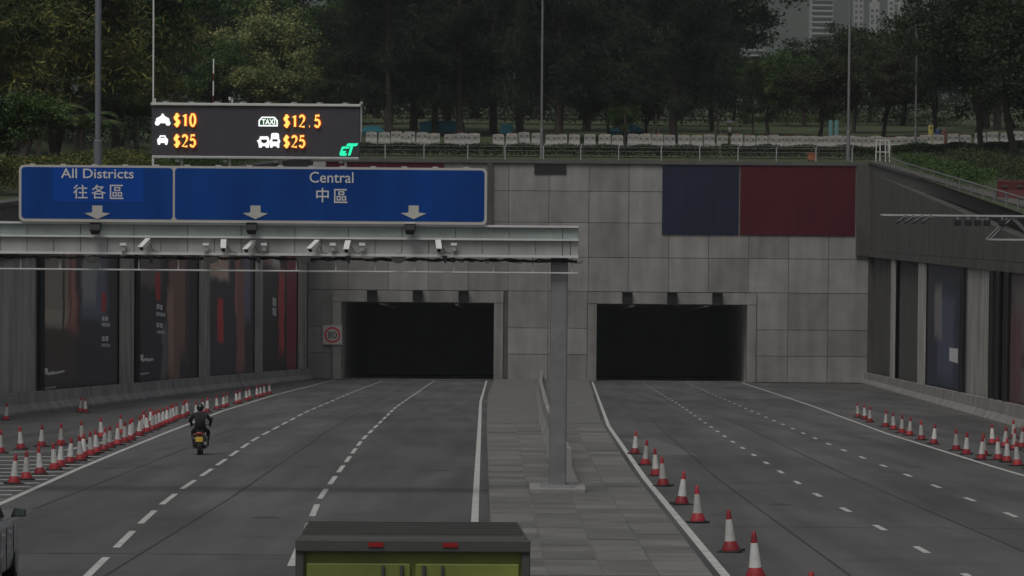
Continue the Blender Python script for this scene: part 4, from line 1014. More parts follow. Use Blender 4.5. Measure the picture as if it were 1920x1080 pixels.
for i, (r_, z) in enumerate(((.02, 2.16), (.2, 2.12), (.38, 2.03), (.52, 1.9))):
    ring.append([((r_ * (1 - .05 * (k % 2) * i / 3)) * math.cos(2 * math.pi * k / 16) + .1, r_ * (1 - .05 * (k % 2) * i / 3) * math.sin(2 * math.pi * k / 16) + .1, z) for k in range(16)])
mb.loft(ring, caps=False); cano = mb.build('canopy', M['umb'], um, smooth=True); so = cano.modifiers.new('t', 'SOLIDIFY'); so.thickness = .008
MB().tube([(.2, .24, 1.12), (.1, .1, 2.2)], .009, 6).build('shaft', M['galv_d'], um)

# motorcycle and rider, seen from behind
mc = rp(374, 853); MZ = road_z(mc[1])
mo = thing('motorcycle', 'black motorcycle with a yellow number plate riding away in the left lane', 'motorcycle', (mc[0], mc[1], MZ + .004), R(2)); mo.rotation_euler = (-math.atan(GRADE), 0, R(2))
for y in (0.0, 1.32): wheel(mo, (0, y, .29), .29, .13 if y == 0 else .11, n=18)
MB().loft([[(-.09, -.2, .66), (.09, -.2, .66), (.1, -.2, .82), (-.1, -.2, .82)], [(-.17, .25, .45), (.17, .25, .45), (.17, .25, .84), (-.17, .25, .84)], [(-.15, .75, .3), (.15, .75, .3), (.15, .75, .74), (-.15, .75, .74)], [(-.14, 1.05, .55), (.14, 1.05, .55), (.12, 1.05, .98), (-.12, 1.05, .98)]]).build('body', M['black'], mo, smooth=True, bevel=.03)
MB().loft([[(-.13, -.15, .825), (.13, -.15, .825), (.11, -.15, .88), (-.11, -.15, .88)], [(-.16, .35, .78), (.16, .35, .78), (.14, .35, .84), (-.14, .35, .84)], [(-.12, .75, .76), (.12, .75, .76), (.1, .75, .82), (-.1, .75, .82)]]).build('seat', M['cloth_d'], mo, bevel=.02)
MB().loft([[(-.2, -.16, .3), (.2, -.16, .3), (.24, -.16, .62), (-.24, -.16, .62)], [(-.25, .15, .22), (.25, .15, .22), (.28, .15, .66), (-.28, .15, .66)], [(-.22, .6, .2), (.22, .6, .2), (.22, .6, .6), (-.22, .6, .6)]]).build('fairing', M['black'], mo, smooth=True, bevel=.05)
MB().box((0, -.24, .76), (.2, .06, .08)).build('tail_lamp', M['redlamp'], mo, bevel=.015)
MB().box((.0, -.27, .56), (.24, .02, .18)).build('number_plate', M['plate_y'], mo); MB().box((0, -.22, .5), (.1, .06, .34)).build('mudguard', M['blacks'], mo)
MB().tube([(.2, -.2, .42), (.2, .3, .36), (.14, .7, .3)], [.06, .055, .03], 10).build('exhaust', M['galv_d'], mo, smooth=True)
MB().tube([(-.36, .88, 1.03), (-.2, .98, 1.05), (.2, .98, 1.05), (.36, .88, 1.03)], .016, 8).build('handlebar', M['blacks'], mo)
for s in (-1, 1):
    MB().tube([(s * .1, 1.0, .95), (s * .07, 1.32, .29)], .03, 8).build('fork', M['galv_d'], mo); q = MB().tube([(s * .26, .96, 1.06), (s * .34, .98, 1.24)], .008, 6).build('mirror_stem', M['blacks'], mo); MB().ball((s * .36, .97, 1.27), (.07, .02, .05)).build('mirror', M['blacks'], q, smooth=True)
    MB().ball((s * .17, -.2, .73), (.035, .04, .03)).build('indicator', M['orange'], mo, smooth=True)
ri = thing('person', 'motorcycle rider in dark jacket and dark helmet seen from behind', 'person', (mc[0], mc[1], MZ + .004), R(2)); ri.rotation_euler = mo.rotation_euler; ri.scale = mo.scale = (.92, .92, .88)
V = [(0, .22, .95), (0, .25, 1.15), (0, .32, 1.42), (0, .38, 1.53), (.13, .4, .9), (.27, .72, .82), (.24, .6, .36), (.24, .72, .3), (-.13, .4, .9), (-.27, .72, .82), (-.24, .6, .36), (-.24, .72, .3), (.21, .33, 1.42), (.36, .48, 1.2), (.32, .82, 1.08), (-.21, .33, 1.42), (-.36, .48, 1.2), (-.32, .82, 1.08)]
skinned('body', V, Ed, [(.17, .13), (.17, .13), (.2, .13), .06, .1, .075, .05, .05, .1, .075, .05, .05, .08, .06, .042, .08, .06, .042], M['cloth_d'], ri)
head(ri, (0, .42, 1.66), M['black'])
for s in (-1, 1): hand(ri, (s * .32, .84, 1.1), s, M['blacks'])

# ------------------------------------------------------------------ park: barriers, bins, hoardings, lamps
def make_wb():
    t = thing('water_barrier', '', 'barrier'); t.scale = (1, 1, 1.16)
    MB().loft([[(-.58, -.24, 0), (.58, -.24, 0), (.58, .24, 0), (-.58, .24, 0)], [(-.58, -.22, .28), (.58, -.22, .28), (.58, .22, .28), (-.58, .22, .28)], [(-.54, -.1, .55), (.54, -.1, .55), (.54, .1, .55), (-.54, .1, .55)], [(-.54, -.09, 1.02), (.54, -.09, 1.02), (.54, .09, 1.02), (-.54, .09, 1.02)], [(-.42, -.07, 1.08), (.42, -.07, 1.08), (.42, .07, 1.08), (-.42, .07, 1.08)]]).build('body', M['wbar'], t, bevel=.03)
    for x in (-.3, .3): MB().box((x, -.105, .78), (.2, .03, .1)).build('slot', M['dgrey'], t)
    MB().lathe([(.07, 1.08), (.07, 1.14), (.04, 1.16)], (0, 0, 0), 8).build('filler_cap', M['orange'], t)
    return t
wb0 = make_wb(); refresh(); fw = True
X = hx(640); i = 0
bl = 'white plastic water barrier in the long row across the park'
while X < 50:
    px = 960 + X / 361 * FPX
    if not (1017 < px < 1050 or 905 < px < 935):
        o = wb0 if fw else copy_tree(wb0); fw = False
        Y = 361 + .7 * math.sin(X * .3) + random.uniform(-.3, .3)
        o.location = (X, Y, ground_z(X, Y) + random.uniform(.0, .2)); o.rotation_euler = (0, random.uniform(-.03, .03), random.uniform(-.28, .28))
        o['label'] = bl; o['group'] = 'white water barriers in the park'
    X += random.choice((1.15, 1.2, 1.25, 1.2, 1.5)); i += 1
X = hx(690)
while X < 40:
    px = 960 + X / 358 * FPX
    if random.random() < .7:
        o = copy_tree(wb0); Y = 358.6 + random.uniform(-.2, .2); o.location = (X, Y, ground_z(X, Y) + random.uniform(.1, .16)); o.rotation_euler = (0, 0, random.uniform(-.2, .2))
        o['label'] = bl; o['group'] = 'white water barriers in the park'
    X += 1.27
def bin_(px, m, label):
    c = at(px, 262, 366); z = ground_z(c.x, 366); o = thing('recycling_bin', label, 'bin', (c.x, 366, z), 0, 'recycling bins')
    h = 1.5 if px != 1745 else 1.95
    MB().lathe([(.26, 0), (.27, h - .12), (.25, h - .06)], n=14).build('body', m, o, smooth=True); MB().lathe([(.28, h - .06), (.26, h), (.1, h + .06)], n=14).build('lid', M['dgrey'], o, smooth=True)
    MB().box((0, -.27, h - .35), (.2, .03, .14)).build('slot', M['blacks'], o)
bin_(1745, M['yellow'], 'tall yellow recycling bin with a round hole'); bin_(1758.5, M['bblue'], 'blue recycling bin between the yellow and the brown one'); bin_(1771, M['bbrown'], 'brown recycling bin right of the blue one')
def tent(px0, px1, py0, py1, Y, label, peak=True):
    a, b_ = at(px0, py1, Y), at(px1, py1, Y); zt = at((px0 + px1) / 2, py0, Y).z; z0 = ground_z(a.x, Y)
    wd = b_.x - a.x; o = thing('tarpaulin_shelter', label, 'shelter', ((a.x + b_.x) / 2, Y, z0))
    h1, h0 = zt - z0, (a.z - z0 if peak else zt - z0 - .25)
    MB().loft([[(-wd / 2, -1.2, h0 - .1), (wd / 2, -1.2, h0 - .1), (wd / 2, -1.2, h0 + .02), (-wd / 2, -1.2, h0 + .02)], [(-wd / 4, 0, h1 - .1), (wd / 4, 0, h1 - .1), (wd / 4, 0, h1), (-wd / 4, 0, h1)], [(-wd / 2, 1.2, h0 - .1), (wd / 2, 1.2, h0 - .1), (wd / 2, 1.2, h0 + .02), (-wd / 2, 1.2, h0 + .02)]]).build('canopy', M['teal'], o)
    MB().box((0, -1.15, (h0 - .1) * .65), (wd * .96, .04, (h0 - .1) * .7)).build('side_sheet', M['teal'], o)
    for sx in (-1, 1):
        for sy in (-1, 1): MB().tube([(sx * wd / 2 * .97, sy * 1.1, 0), (sx * wd / 2 * .97, sy * 1.1, h0)], .04, 6).build('pole', M['galv_d'], o)
tent(1140, 1208, 232, 246, 378, 'teal tarpaulin shelter behind the white barriers near the middle'); tent(786, 872, 226, 240, 378, 'teal shelter behind the barriers right of the LED board', False)
tent(676, 722, 236, 246, 378, 'small teal shelter beside the right end of the LED board'); tent(938, 962, 232, 240, 376, 'narrow teal shelter between dark tree trunks', False)
for px, q in ((1557, 'left'), (1568, 'right')):
    c = at(px, 262, 364); z = ground_z(c.x, 364); o = thing('banner_stand', 'narrow pale teal upright banner, %s one of the pair' % q, 'banner', (c.x, 364, z), 0, 'upright teal banners')
    MB().box((0, 0, 1.45), (.36, .04, 2.3)).build('cloth', mat('banner_teal' + q, (.12, .26, .27), .7, .2, 2), o); MB().tube([(0, .05, 0), (0, .05, 2.65)], .025, 6).build('pole', M['galv_d'], o)
# light poles
def pole(px, Y, r0, r1, h, label, m, globe=False, arm=0):
    c = at(px, 300, Y); z = ground_z(c.x, Y); o = thing('lamp_post', label, 'lamp post', (c.x, Y, z))
    MB().tube([(0, 0, -.1), (0, 0, 2.6), (0, 0, 2.65), (0, 0, h)], [r0 * 1.5, r0 * 1.5, r0, r1], 12).build('shaft', m, o, smooth=True)
    if globe: MB().ball((0, 0, h + .16), .2, 14, 10).build('globe', M['white'], o, smooth=True)
    else:
        for s in (-1, 1)[:arm or 1]: 
            q = MB().tube([(0, 0, h - .1), (s * .8, 0, h + .3), (s * 1.8, 0, h + .4)], .05, 8).build('arm', m, o); MB().box((s * 2.1, 0, h + .4), (.7, .28, .14)).build('lantern', M['galv'], q, bevel=.04)
    MB().box((0, 0, .02), (.5, .5, .06)).build('base_plate', M['galv_d'], o)
pole(183.5, 211, .165, .24, 26, 'thick grey mast on the left bank behind the blue sign', mat('mast_grey', (.17, .19, .21), .5, .08, .6, metal=.2))
pole(287, 233, .05, .055, 20, 'slender pale lamp post behind the left end of the LED board', M['rail'])
pole(1015, 338, .1, .09, 22, 'slender grey lamp post behind the middle of the head wall', M['galv_d'])
pole(1590, 338, .12, .1, 24, 'pale grey lamp post at the right part of the head wall', M['galv_d'])
pole(1716, 352, .09, .08, 24, 'dark thin lamp post right of the pale one', M['galv_d'])
pole(677, 372, .06, .05, 3.1, 'short park lamp with a white globe beside the LED board', M['rail'], True)
# raised striped barrier arm
c = at(400, 250, 345); z = ground_z(c.x, 345); o = thing('boom_barrier', 'upright red and white barrier arm behind the LED board', 'barrier arm', (c.x, 345, z))
zt = at(400, 110, 345).z - z
MB().box((0, 0, .55), (.45, .4, 1.1)).build('cabinet', M['white'], o, bevel=.03)
for k in range(10): MB().box((.02 * (9 - k) * -.2, -.05, 1.1 + (zt - 1.1) * (k + .5) / 10), (.12, .06, (zt - 1.1) / 10)).build('arm_band', M['redb'] if k % 3 == 1 else M['white'], o)
c = at(431, 187, 347); z = ground_z(c.x, 347); o = thing('post_camera', 'small white camera on a post behind the LED board', 'camera', (c.x, 347, z))
MB().tube([(0, 0, 0), (0, 0, c.z - z)], .05, 8).build('post', M['galv'], o); MB().box((0, -.1, c.z - z + .1), (.2, .4, .3)).build('housing', M['white'], o, bevel=.03)
c = at(1897, 372, 198); o = thing('plastic_barrier', 'dark red plastic barrier on the right bank', 'barrier', (c.x, 198, ground_z(c.x, 198)))
MB().loft([[(-.8, -.25, 0), (.8, -.25, 0), (.8, .25, 0), (-.8, .25, 0)], [(-.78, -.12, .5), (.78, -.12, .5), (.78, .12, .5), (-.78, .12, .5)], [(-.75, -.1, 1.0), (.75, -.1, 1.0), (.75, .1, 1.0), (-.75, .1, 1.0)]]).build('body', M['redb'], o, bevel=.04)
for x in (-.4, .4): MB().box((x, -.15, .7), (.3, .06, .12)).build('slot', M['dgrey'], o)

# ------------------------------------------------------------------ plants
def leaves(pos, nrm_bias, lx, ly, droop=0.0, rs=None, jitter=1.0):
    """rhombus leaves: pos (n,3); lx length, ly width arrays"""
    g = rs or rng; n = len(pos)
    d = g.normal(size=(n, 3)); d[:, 2] = d[:, 2] * .6 - droop
    d /= np.linalg.norm(d, axis=1)[:, None]
    q = g.normal(size=(n, 3)) + nrm_bias; s = np.cross(d, q); s /= np.linalg.norm(s, axis=1)[:, None] + 1e-9
    L = (lx * g.uniform(.6, 1.4, n))[:, None]; Wd = (ly * g.uniform(.6, 1.4, n))[:, None]
    v = np.empty((n, 4, 3)); v[:, 0] = pos; v[:, 1] = pos + d * L * .5 + s * Wd * .5; v[:, 2] = pos + d * L; v[:, 3] = pos + d * L * .5 - s * Wd * .5
    return v.reshape(-1, 3)
def quads_mesh(name, v):
    n = len(v) // 4; me = bpy.data.meshes.new(name)
    me.vertices.add(len(v)); me.vertices.foreach_set('co', v.astype(np.float32).ravel())
    me.loops.add(4 * n); me.loops.foreach_set('vertex_index', np.arange(4 * n, dtype=np.int32))
    me.polygons.add(n); me.polygons.foreach_set('loop_start', np.arange(0, 4 * n, 4, dtype=np.int32)); me.polygons.foreach_set('loop_total', np.full(n, 4, dtype=np.int32))
    me.update(calc_edges=True); return me
def branchy(mb, p, d, L, r, depth, tips, r_, up=.15, spread=.6):
    p = Vector(p); pts = [p]; q = p.copy(); dd = d.normalized(); nseg = 4
    for i in range(nseg):
        dd = (dd + Vector((r_.gauss(0, .12), r_.gauss(0, .12), r_.gauss(0, .06) + up * .15))).normalized(); q = q + dd * L / nseg; pts.append(q.copy())
    mb.tube(pts, [r * (1 - .55 * i / nseg) for i in range(nseg + 1)], 7, caps=False)
    tips += [pts[2], pts[3], pts[4]] if depth <= 1 else []
    if depth > 0:
        for k in range(r_.choice((2, 3, 3))):
            a = r_.uniform(0, 6.28); b_ = Vector((math.cos(a), math.sin(a), r_.uniform(-.1, .5)))
            branchy(mb, pts[r_.choice((2, 3, 4))], (dd * (1 - spread) + b_ * spread), L * r_.uniform(.55, .75), r * .5, depth - 1, tips, r_, up, spread)
def make_tree(kind, seed):
    """returns trunk mesh, crown mesh; about 16 m high"""
    r_ = random.Random(seed); g = np.random.default_rng(seed); mb = MB(); tips = []
    if kind == 'casuarina':
        top = 18; lean = r_.uniform(-.6, .6)
        tr = [Vector((lean * (i / 8) ** 2 + r_.uniform(-.1, .1), r_.uniform(-.1, .1), top * i / 8)) for i in range(9)]; tr[0] = Vector((0, 0, -.3))
        mb.tube(tr, [.34 * (1 - .1 * i) for i in range(9)], 9)
        for i in range(52):
            h = r_.uniform(2.4, top); t = h / top; a = r_.uniform(0, 6.28); L = (1 - t) ** .6 * 4.6 * r_.uniform(.6, 1.1) + .8
            p0 = Vector((lean * t * t, 0, h)); d = Vector((math.cos(a), math.sin(a), .45))
            pts = [p0 + d * L * s + Vector((0, 0, -.25 * L * s * s)) for s in (0, .35, .7, 1)]
            mb.tube(pts, [.07, .05, .03, .012], 5, caps=False)
            for s in (.35, .55, .75, .95, 1.05): tips.append(p0 + d * L * s + Vector((0, 0, -.25 * L * s * s)))
        c = np.array([tuple(t) for t in tips]); P = np.repeat(c, 110, axis=0); P = P + g.normal(size=P.shape) * np.array([.42, .42, .42])
        v = leaves(P, np.zeros(3), .62, .05, droop=.9, rs=g)
    elif kind == 'feathery':                  # drooping sprays with yellow tips
        for k in range(3):
            branchy(mb, (r_.uniform(-.3, .3), r_.uniform(-.3, .3), -.3), Vector((r_.uniform(-.25, .25), r_.uniform(-.25, .25), 1)), 6.5, .26, 3, tips, r_, .3, .55)
        c = np.array([tuple(t) for t in tips]); c = c[c[:, 2] > 2.0]
        extra = c[g.integers(0, len(c), 120)] + g.normal(size=(120, 3)) * np.array([1.6, 1.6, 1.4]); c = np.vstack([c, extra])
        P = np.repeat(c, max(30, 34000 // len(c)), axis=0); P = P + g.normal(size=P.shape) * np.array([.55, .55, .28])
        v = leaves(P, np.array([0, 0, 1.2]), .52, .11, droop=.45, rs=g)
    else:
        branchy(mb, (0, 0, -.3), Vector((r_.uniform(-.1, .1), r_.uniform(-.1, .1), 1)), 6.0, .32, 3, tips, r_, .35, .62)
        branchy(mb, (.2, .1, 2), Vector((r_.uniform(-.5, .5), r_.uniform(-.5, .5), .8)), 5.0, .18, 2, tips, r_, .35, .6)
        c = np.array([tuple(t) for t in tips]); c = c[c[:, 2] > 3.0]
        extra = c[g.integers(0, len(c), 150)] + g.normal(size=(150, 3)) * np.array([1.5, 1.5, 1.2]); c = np.vstack([c, extra])
        P = np.repeat(c, max(30, 34000 // len(c)), axis=0); q = g.normal(size=P.shape); P = P + q * np.array([.48, .48, .3])
        v = leaves(P, np.array([0, 0, 1.6]), .3, .2, droop=.1, rs=g)
    tm = bpy.data.meshes.new('trunk'); tm.from_pydata(mb.v, [], mb.f); tm.polygons.foreach_set('use_smooth', [True] * len(tm.polygons))
    return tm, quads_mesh('crown', v), max(v[:, 2])
LM = dict(
    cas=leaf_mat('casuarina_needles', (.006, .014, .008), (.016, .03, .017), (.05, .072, .036), .3),
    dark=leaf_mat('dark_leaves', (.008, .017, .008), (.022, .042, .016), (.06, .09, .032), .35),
    green=leaf_mat('green_leaves', (.016, .042, .012), (.05, .1, .024), (.12, .17, .045), .4),
    lite=leaf_mat('light_green_leaves', (.055, .1, .035), (.17, .22, .075), (.37, .36, .15), .35),
    yel=leaf_mat('yellowing_leaves', (.016, .036, .01), (.075, .11, .026), (.27, .24, .07), .42),
    brown=leaf_mat('brownish_leaves', (.018, .028, .012), (.04, .052, .022), (.085, .085, .038), .35),
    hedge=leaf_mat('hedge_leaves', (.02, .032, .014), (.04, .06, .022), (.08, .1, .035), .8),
    palm=leaf_mat('palm_leaves', (.03, .065, .02), (.075, .13, .035), (.16, .2, .06), .6))
TREES = {}
for kind, seeds in (('casuarina', (11, 12, 13)), ('feathery', (21, 22, 23)), ('broad', (31, 32, 33, 34))):
    for s in seeds: TREES[(kind, s)] = make_tree(kind, s)
mesh_cache = {}
def tree(px, Y, kind, seed, lm, h, label, wide=1.0, bark='bark', grp='trees of the park', rot=None, name=None):
    c = at(px, 250, Y); z = ground_z(c.x, Y); tm, cm, th = TREES[(kind, seed)]
    o = thing(name or {'casuarina': 'casuarina_tree', 'feathery': 'acacia_tree', 'broad': 'broadleaf_tree'}[kind], label, 'tree', (c.x, Y, z), rot if rot is not None else random.uniform(0, 6.28), grp)
    k = h / th; o.scale = (k * wide, k * wide, k)
    for nm_, me, m in (('trunk', tm, M[bark]), ('crown', cm, LM[lm])):
        key = (kind, seed, nm_, m.name)
        if key not in mesh_cache:
            q = me.copy(); q.materials.append(m); mesh_cache[key] = q
        p_ = bpy.data.objects.new(nm_, mesh_cache[key]); COL.objects.link(p_); p_.parent = o
    return o
# left bank
tree(-70, 226, 'feathery', 21, 'yel', 15, 'yellow green feathery tree half out of the left picture edge', 1.1)
tree(36, 254, 'feathery', 22, 'yel', 17, 'tall feathery tree with yellowing sprays at the upper left', 1.0)
tree(106, 262, 'feathery', 23, 'yel', 16, 'feathery yellow green tree left of the thick mast', 1.0)
tree(150, 280, 'broad', 31, 'green', 19, 'green leafy tree behind the thick mast', .9)
tree(225, 306, 'feathery', 21, 'yel', 12.5, 'feathery tree between the mast and the LED board', .75)
tree(10, 300, 'broad', 32, 'dark', 20, 'dark tree filling the upper left corner', 1.1)
tree(245, 330, 'broad', 33, 'green', 18, 'green tree behind the feathery one left of the LED board', .7)
tree(-20, 188, 'broad', 34, 'green', 6.5, 'small bushy tree above the left wall at the picture edge', .9)
# dark gap and light tree above the board
tree(330, 430, 'casuarina', 11, 'cas', 27, 'dark casuarina behind the pale lamp post above the LED board', 1.0)
tree(262, 400, 'casuarina', 12, 'cas', 25, 'dark casuarina at the left of the pale lamp post', 1.0)
tree(395, 470, 'broad', 34, 'green', 22, 'green tree top behind the light tree, left of it', .9)
tree(470, 400, 'broad', 32, 'lite', 13.5, 'light olive green tree above the left half of the LED board', 1.0, 'bark2')
tree(560, 395, 'broad', 31, 'lite', 13.2, 'light olive green tree above the right half of the LED board', 1.0, 'bark2')
tree(425, 378, 'broad', 33, 'green', 9.5, 'low green tree behind the middle of the LED board', .9)
tree(520, 376, 'broad', 34, 'lite', 8.5, 'low light green tree just above the LED board', 1.0)
tree(620, 420, 'broad', 33, 'green', 17, 'green tree at the right of the light olive trees', .8)
tree(610, 372, 'casuarina', 13, 'dark', 9, 'low dark tree by the right end of the LED board', 1.1)
# row of dark casuarinas
cas = [(668, 392, 11, 22, 'left end of the dark row'), (728, 374, 12, 24, 'dark row, thick trunk right of the LED board'), (775, 400, 13, 25, 'dark row, third from the left'), (815, 376, 11, 20, 'dark row, slanting trunk'), (838, 388, 12, 25, 'dark row, over the teal shelter'), (862, 374, 13, 22, 'dark row, left of the slender lamp post'), (925, 384, 11, 25, 'dark row, middle part'), (975, 396, 12, 24, 'dark row, just left of the slender lamp post'), (1047, 368, 13, 25, 'dark row, thick trunk right of the slender lamp post'), (1100, 400, 11, 26, 'dark row, behind the small pale tree'), (1180, 410, 12, 25, 'dark row, above the small pale tree'), (1262, 366, 13, 25, 'dark row, thick trunk right of the teal shelter'), (1262, 396, 11, 24, 'dark row, near its right end'), (1335, 405, 12, 15, 'dark row, right end above the umbrella')]
for px, Y, s, h, q in cas: tree(px, Y, 'casuarina', s, 'cas', h, 'tall dark casuarina tree, ' + q, 1.05, grp='dark casuarina row')
for i, (px, h) in enumerate(((705, 20), (790, 26), (890, 26), (1010, 26), (1090, 27), (1150, 27), (1230, 26), (1275, 22), (1375, 9.5))):
    tree(px, 470 + 8 * (i % 3), 'broad', 31 + i % 4, 'dark', h, 'dark tree deep behind the casuarina row, %s' % ('first', 'second', 'third', 'fourth', 'fifth', 'sixth', 'seventh', 'eighth', 'ninth')[i] + ' from the left', 1.0, grp='dark trees behind')
tree(1140, 372, 'broad', 33, 'yel', 8, 'small pale yellowish tree in front of the dark row', .8); tree(1212, 376, 'broad', 34, 'brown', 6.5, 'small brownish tree with a thin trunk above the teal shelter', .9)
tree(1172, 364, 'broad', 32, 'green', 5.2, 'thin young tree with stakes right of the small pale tree', .7)
# right part
tree(1440, 388, 'broad', 31, 'green', 9, 'mid green tree left of the pale right lamp post', 1.0); tree(1412, 388, 'casuarina', 12, 'dark', 8, 'dark tree with a slim trunk right of the umbrella', .9)
tree(1508, 430, 'broad', 33, 'dark', 11, 'dark tree below the distant tower', 1.0); tree(1535, 376, 'broad', 34, 'brown', 9.5, 'brownish tree by the teal upright banners', .9)
tree(1600, 400, 'broad', 32, 'brown', 10.5, 'brown green tree behind the pale right lamp post', 1.0); tree(1655, 385, 'broad', 31, 'brown', 10, 'brown green tree between the two right lamp posts', 1.0)
tree(1690, 440, 'broad', 34, 'dark', 13, 'dark tree behind the two right lamp posts', 1.0); tree(1752, 405, 'broad', 33, 'dark', 12.5, 'dark tree above the recycling bins', .95)
tree(1462, 460, 'broad', 32, 'dark', 9.6, 'dark tree at the foot of the distant hill gap', 1.0); tree(1560, 470, 'broad', 31, 'dark', 12.4, 'dark tree right below the distant towers', 1.0); tree(1630, 480, 'broad', 33, 'dark', 13, 'dark rounded tree below the pale distant blocks', 1.0)
tree(1832, 380, 'broad', 34, 'dark', 16, 'dark leafy tree right of the recycling bins', .9); tree(1842, 345, 'broad', 31, 'dark', 17, 'big dark tree with a thick trunk near the right edge', .75); tree(1905, 338, 'broad', 32, 'dark', 18, 'big dark tree at the right picture edge', .95); tree(1850, 430, 'casuarina', 11, 'cas', 23, 'dark casuarina at the upper right', 1.0); tree(1870, 420, 'casuarina', 13, 'cas', 25, 'dark casuarina in the upper right corner', 1.1); tree(1945, 300, 'broad', 33, 'dark', 15, 'dark tree just beyond the right picture edge', .9)
for i in range(10):                            # belt of trees far behind closing the gaps
    px = 60 + i * 105 if i < 5 else (690 + (i - 5) * 150)
    tree(px, 540 + 12 * (i % 3), 'broad', 31 + i % 4, 'dark', (26, 28, 26, 28, 12, 24, 28, 28, 27, 24)[i], 'dark tree in the far belt behind the park, %s from the left' % ('first', 'second', 'third', 'fourth', 'fifth', 'sixth', 'seventh', 'eighth', 'ninth', 'tenth')[i], 1.15, grp='far tree belt')

# young tree stakes
for px in (1172, 1230, 1345):
    c = at(px, 260, 363); z = ground_z(c.x, 363); o = thing('tree_stake', 'pair of slanted stakes propping a young tree, %s' % {1172: 'by the teal shelter', 1230: 'right of the teal shelter', 1345: 'left of the umbrella'}[px], 'stakes', (c.x, 363, z), 0, 'tree stakes')
    for s in (-1, 1): MB().tube([(s * .9, -.2, 0), (s * .08, 0, 2.0)], .04, 6).build('stake', M['bark2'], o)
    MB().tube([(0, .1, 0), (0, .1, 3.2)], [.13, .1], 8).build('tied_stem', M['bark'], o)

# palms and shrubs on the left bank
def make_palm(seed):
    r_ = random.Random(seed); g = np.random.default_rng(seed); V_ = []
    st = MB(); st.tube([(0, 0, -.2), (.05, 0, 1.2), (.1, .05, 2.2)], [.16, .12, .1], 8)
    for k in range(15):
        a = 6.28 * k / 15 + r_.uniform(-.2, .2); L = r_.uniform(1.8, 2.8); up = r_.uniform(.5, 1.4); pts = []
        for i in range(9):
            t = i / 8; rr_ = L * t; pts.append(Vector((.1 + math.cos(a) * rr_ * .85, .05 + math.sin(a) * rr_ * .85, 2.2 + up * L * t * (1 - .75 * t))))
        st.tube(pts, [.03 * (1 - .8 * i / 8) for i in range(9)], 4, caps=False)
        for i in range(1, 9):
            tg_ = (pts[i] - pts[i - 1]).normalized(); sd = tg_.cross(Vector((0, 0, 1))).normalized()
            for j in range(4):
                b_ = pts[i - 1].lerp(pts[i], j / 4)
                for s in (-1, 1):
                    d = (sd * s + tg_ * .6 + Vector((0, 0, -.35))).normalized(); l = .62 * (1 - .5 * abs(i / 8 - .45)); w_ = tg_ * .035
                    V_ += [b_, b_ + d * l * .5 + w_, b_ + d * l, b_ + d * l * .5 - w_]
    tm = bpy.data.meshes.new('trunk'); tm.from_pydata(st.v, [], st.f)
    return tm, quads_mesh('crown', np.array([tuple(q) for q in V_])), 4.0
for s in (41, 42): TREES[('palm', s)] = make_palm(s)
for px, Y, s, h, q in ((256, 262, 41, 6.4, 'at the lower left of the LED board'), (214, 264, 42, 5.6, 'between the mast and the LED board'), (300, 290, 42, 5.6, 'hidden partly behind the LED board'), (146, 232, 41, 5.0, 'left of the thick mast above the blue sign'), (74, 226, 42, 5.4, 'above the left part of the blue sign'), (14, 206, 41, 4.8, 'at the left picture edge above the wall')):
    tree(px, Y, 'palm', s, 'palm', h, 'low palm with arching fronds ' + q, 1.0, 'bark2', 'palms on the left bank', name='palm_tree')
def hedge(name, label, pts, hgt, wd, lm, n, seed):
    g = np.random.default_rng(seed); P = []; tot = len(pts) - 1
    for (a, b_) in zip(pts, pts[1:]):
        m_ = n // tot; t = g.uniform(0, 1, m_)[:, None]; A, B = np.array(a), np.array(b_); c = A + (B - A) * t
        dv = (B - A)[:2] / np.linalg.norm((B - A)[:2]); nn = np.array([-dv[1], dv[0], 0])
        hh = hgt * (1 + .16 * np.sin(c[:, 0] * 1.7) * np.cos(c[:, 1] * .9))
        c = c + nn * (g.uniform(-1, 1, m_) * wd / 2)[:, None]; c[:, 2] += np.sqrt(g.uniform(0, 1, m_)) * hh
        P.append(c)
    o = thing(name, label, 'hedge'); v = leaves(np.vstack(P), np.array([0, 0, 1.5]), .17 + .05 * max(0, hgt - 1.5), .1 + .03 * max(0, hgt - 1.5), rs=g)
    mobj('foliage', quads_mesh('foliage', v), LM[lm], o)
    st = MB()
    for (a, b_) in zip(pts, pts[1:]):
        for k in range(5):
            q = Vector(a).lerp(Vector(b_), (k + .5) / 5); st.tube([q, q + Vector((.05, 0, hgt * .7))], [.03, .01], 5)
    st.build('stems', M['bark'], o)['kind'] = 'stuff'
def gp(px, Y, dz=0): x = (px - 960) / FPX * Y; return (x, Y, ground_z(x, Y) + dz)
hedge('hedge', 'dark clipped hedge along the head wall behind the fence, left part', [gp(600, 341), gp(780, 341), gp(940, 341)], 1.1, 1.6, 'hedge', 14000, 1)
hedge('hedge', 'dark clipped hedge along the head wall behind the fence, middle part', [gp(945, 341), gp(1150, 341), gp(1345, 341)], 1.1, 1.6, 'hedge', 14000, 2)
hedge('hedge', 'dark clipped hedge along the head wall behind the fence, right part', [gp(1350, 341), gp(1500, 341), gp(1660, 341)], 1.2, 1.6, 'hedge', 11000, 3)
hedge('hedge', 'light green hedge strip far behind the bins', [gp(1380, 440), gp(1560, 440), gp(1800, 440)], 1.1, 2.0, 'green', 9000, 4)
hedge('hedge', 'hedge in front of the bins at the right', [gp(1670, 350), gp(1790, 350), gp(1920, 346)], 1.0, 2.2, 'hedge', 12000, 5)
hedge('hedge', 'low shrubs behind the coping of the right wall', [(right_x(318) + 2.5, 318, .1), (right_x(270) + 2.5, 270, .1), (right_x(225) + 2.4, 225, .1)], .9, 2.0, 'green', 12000, 6)
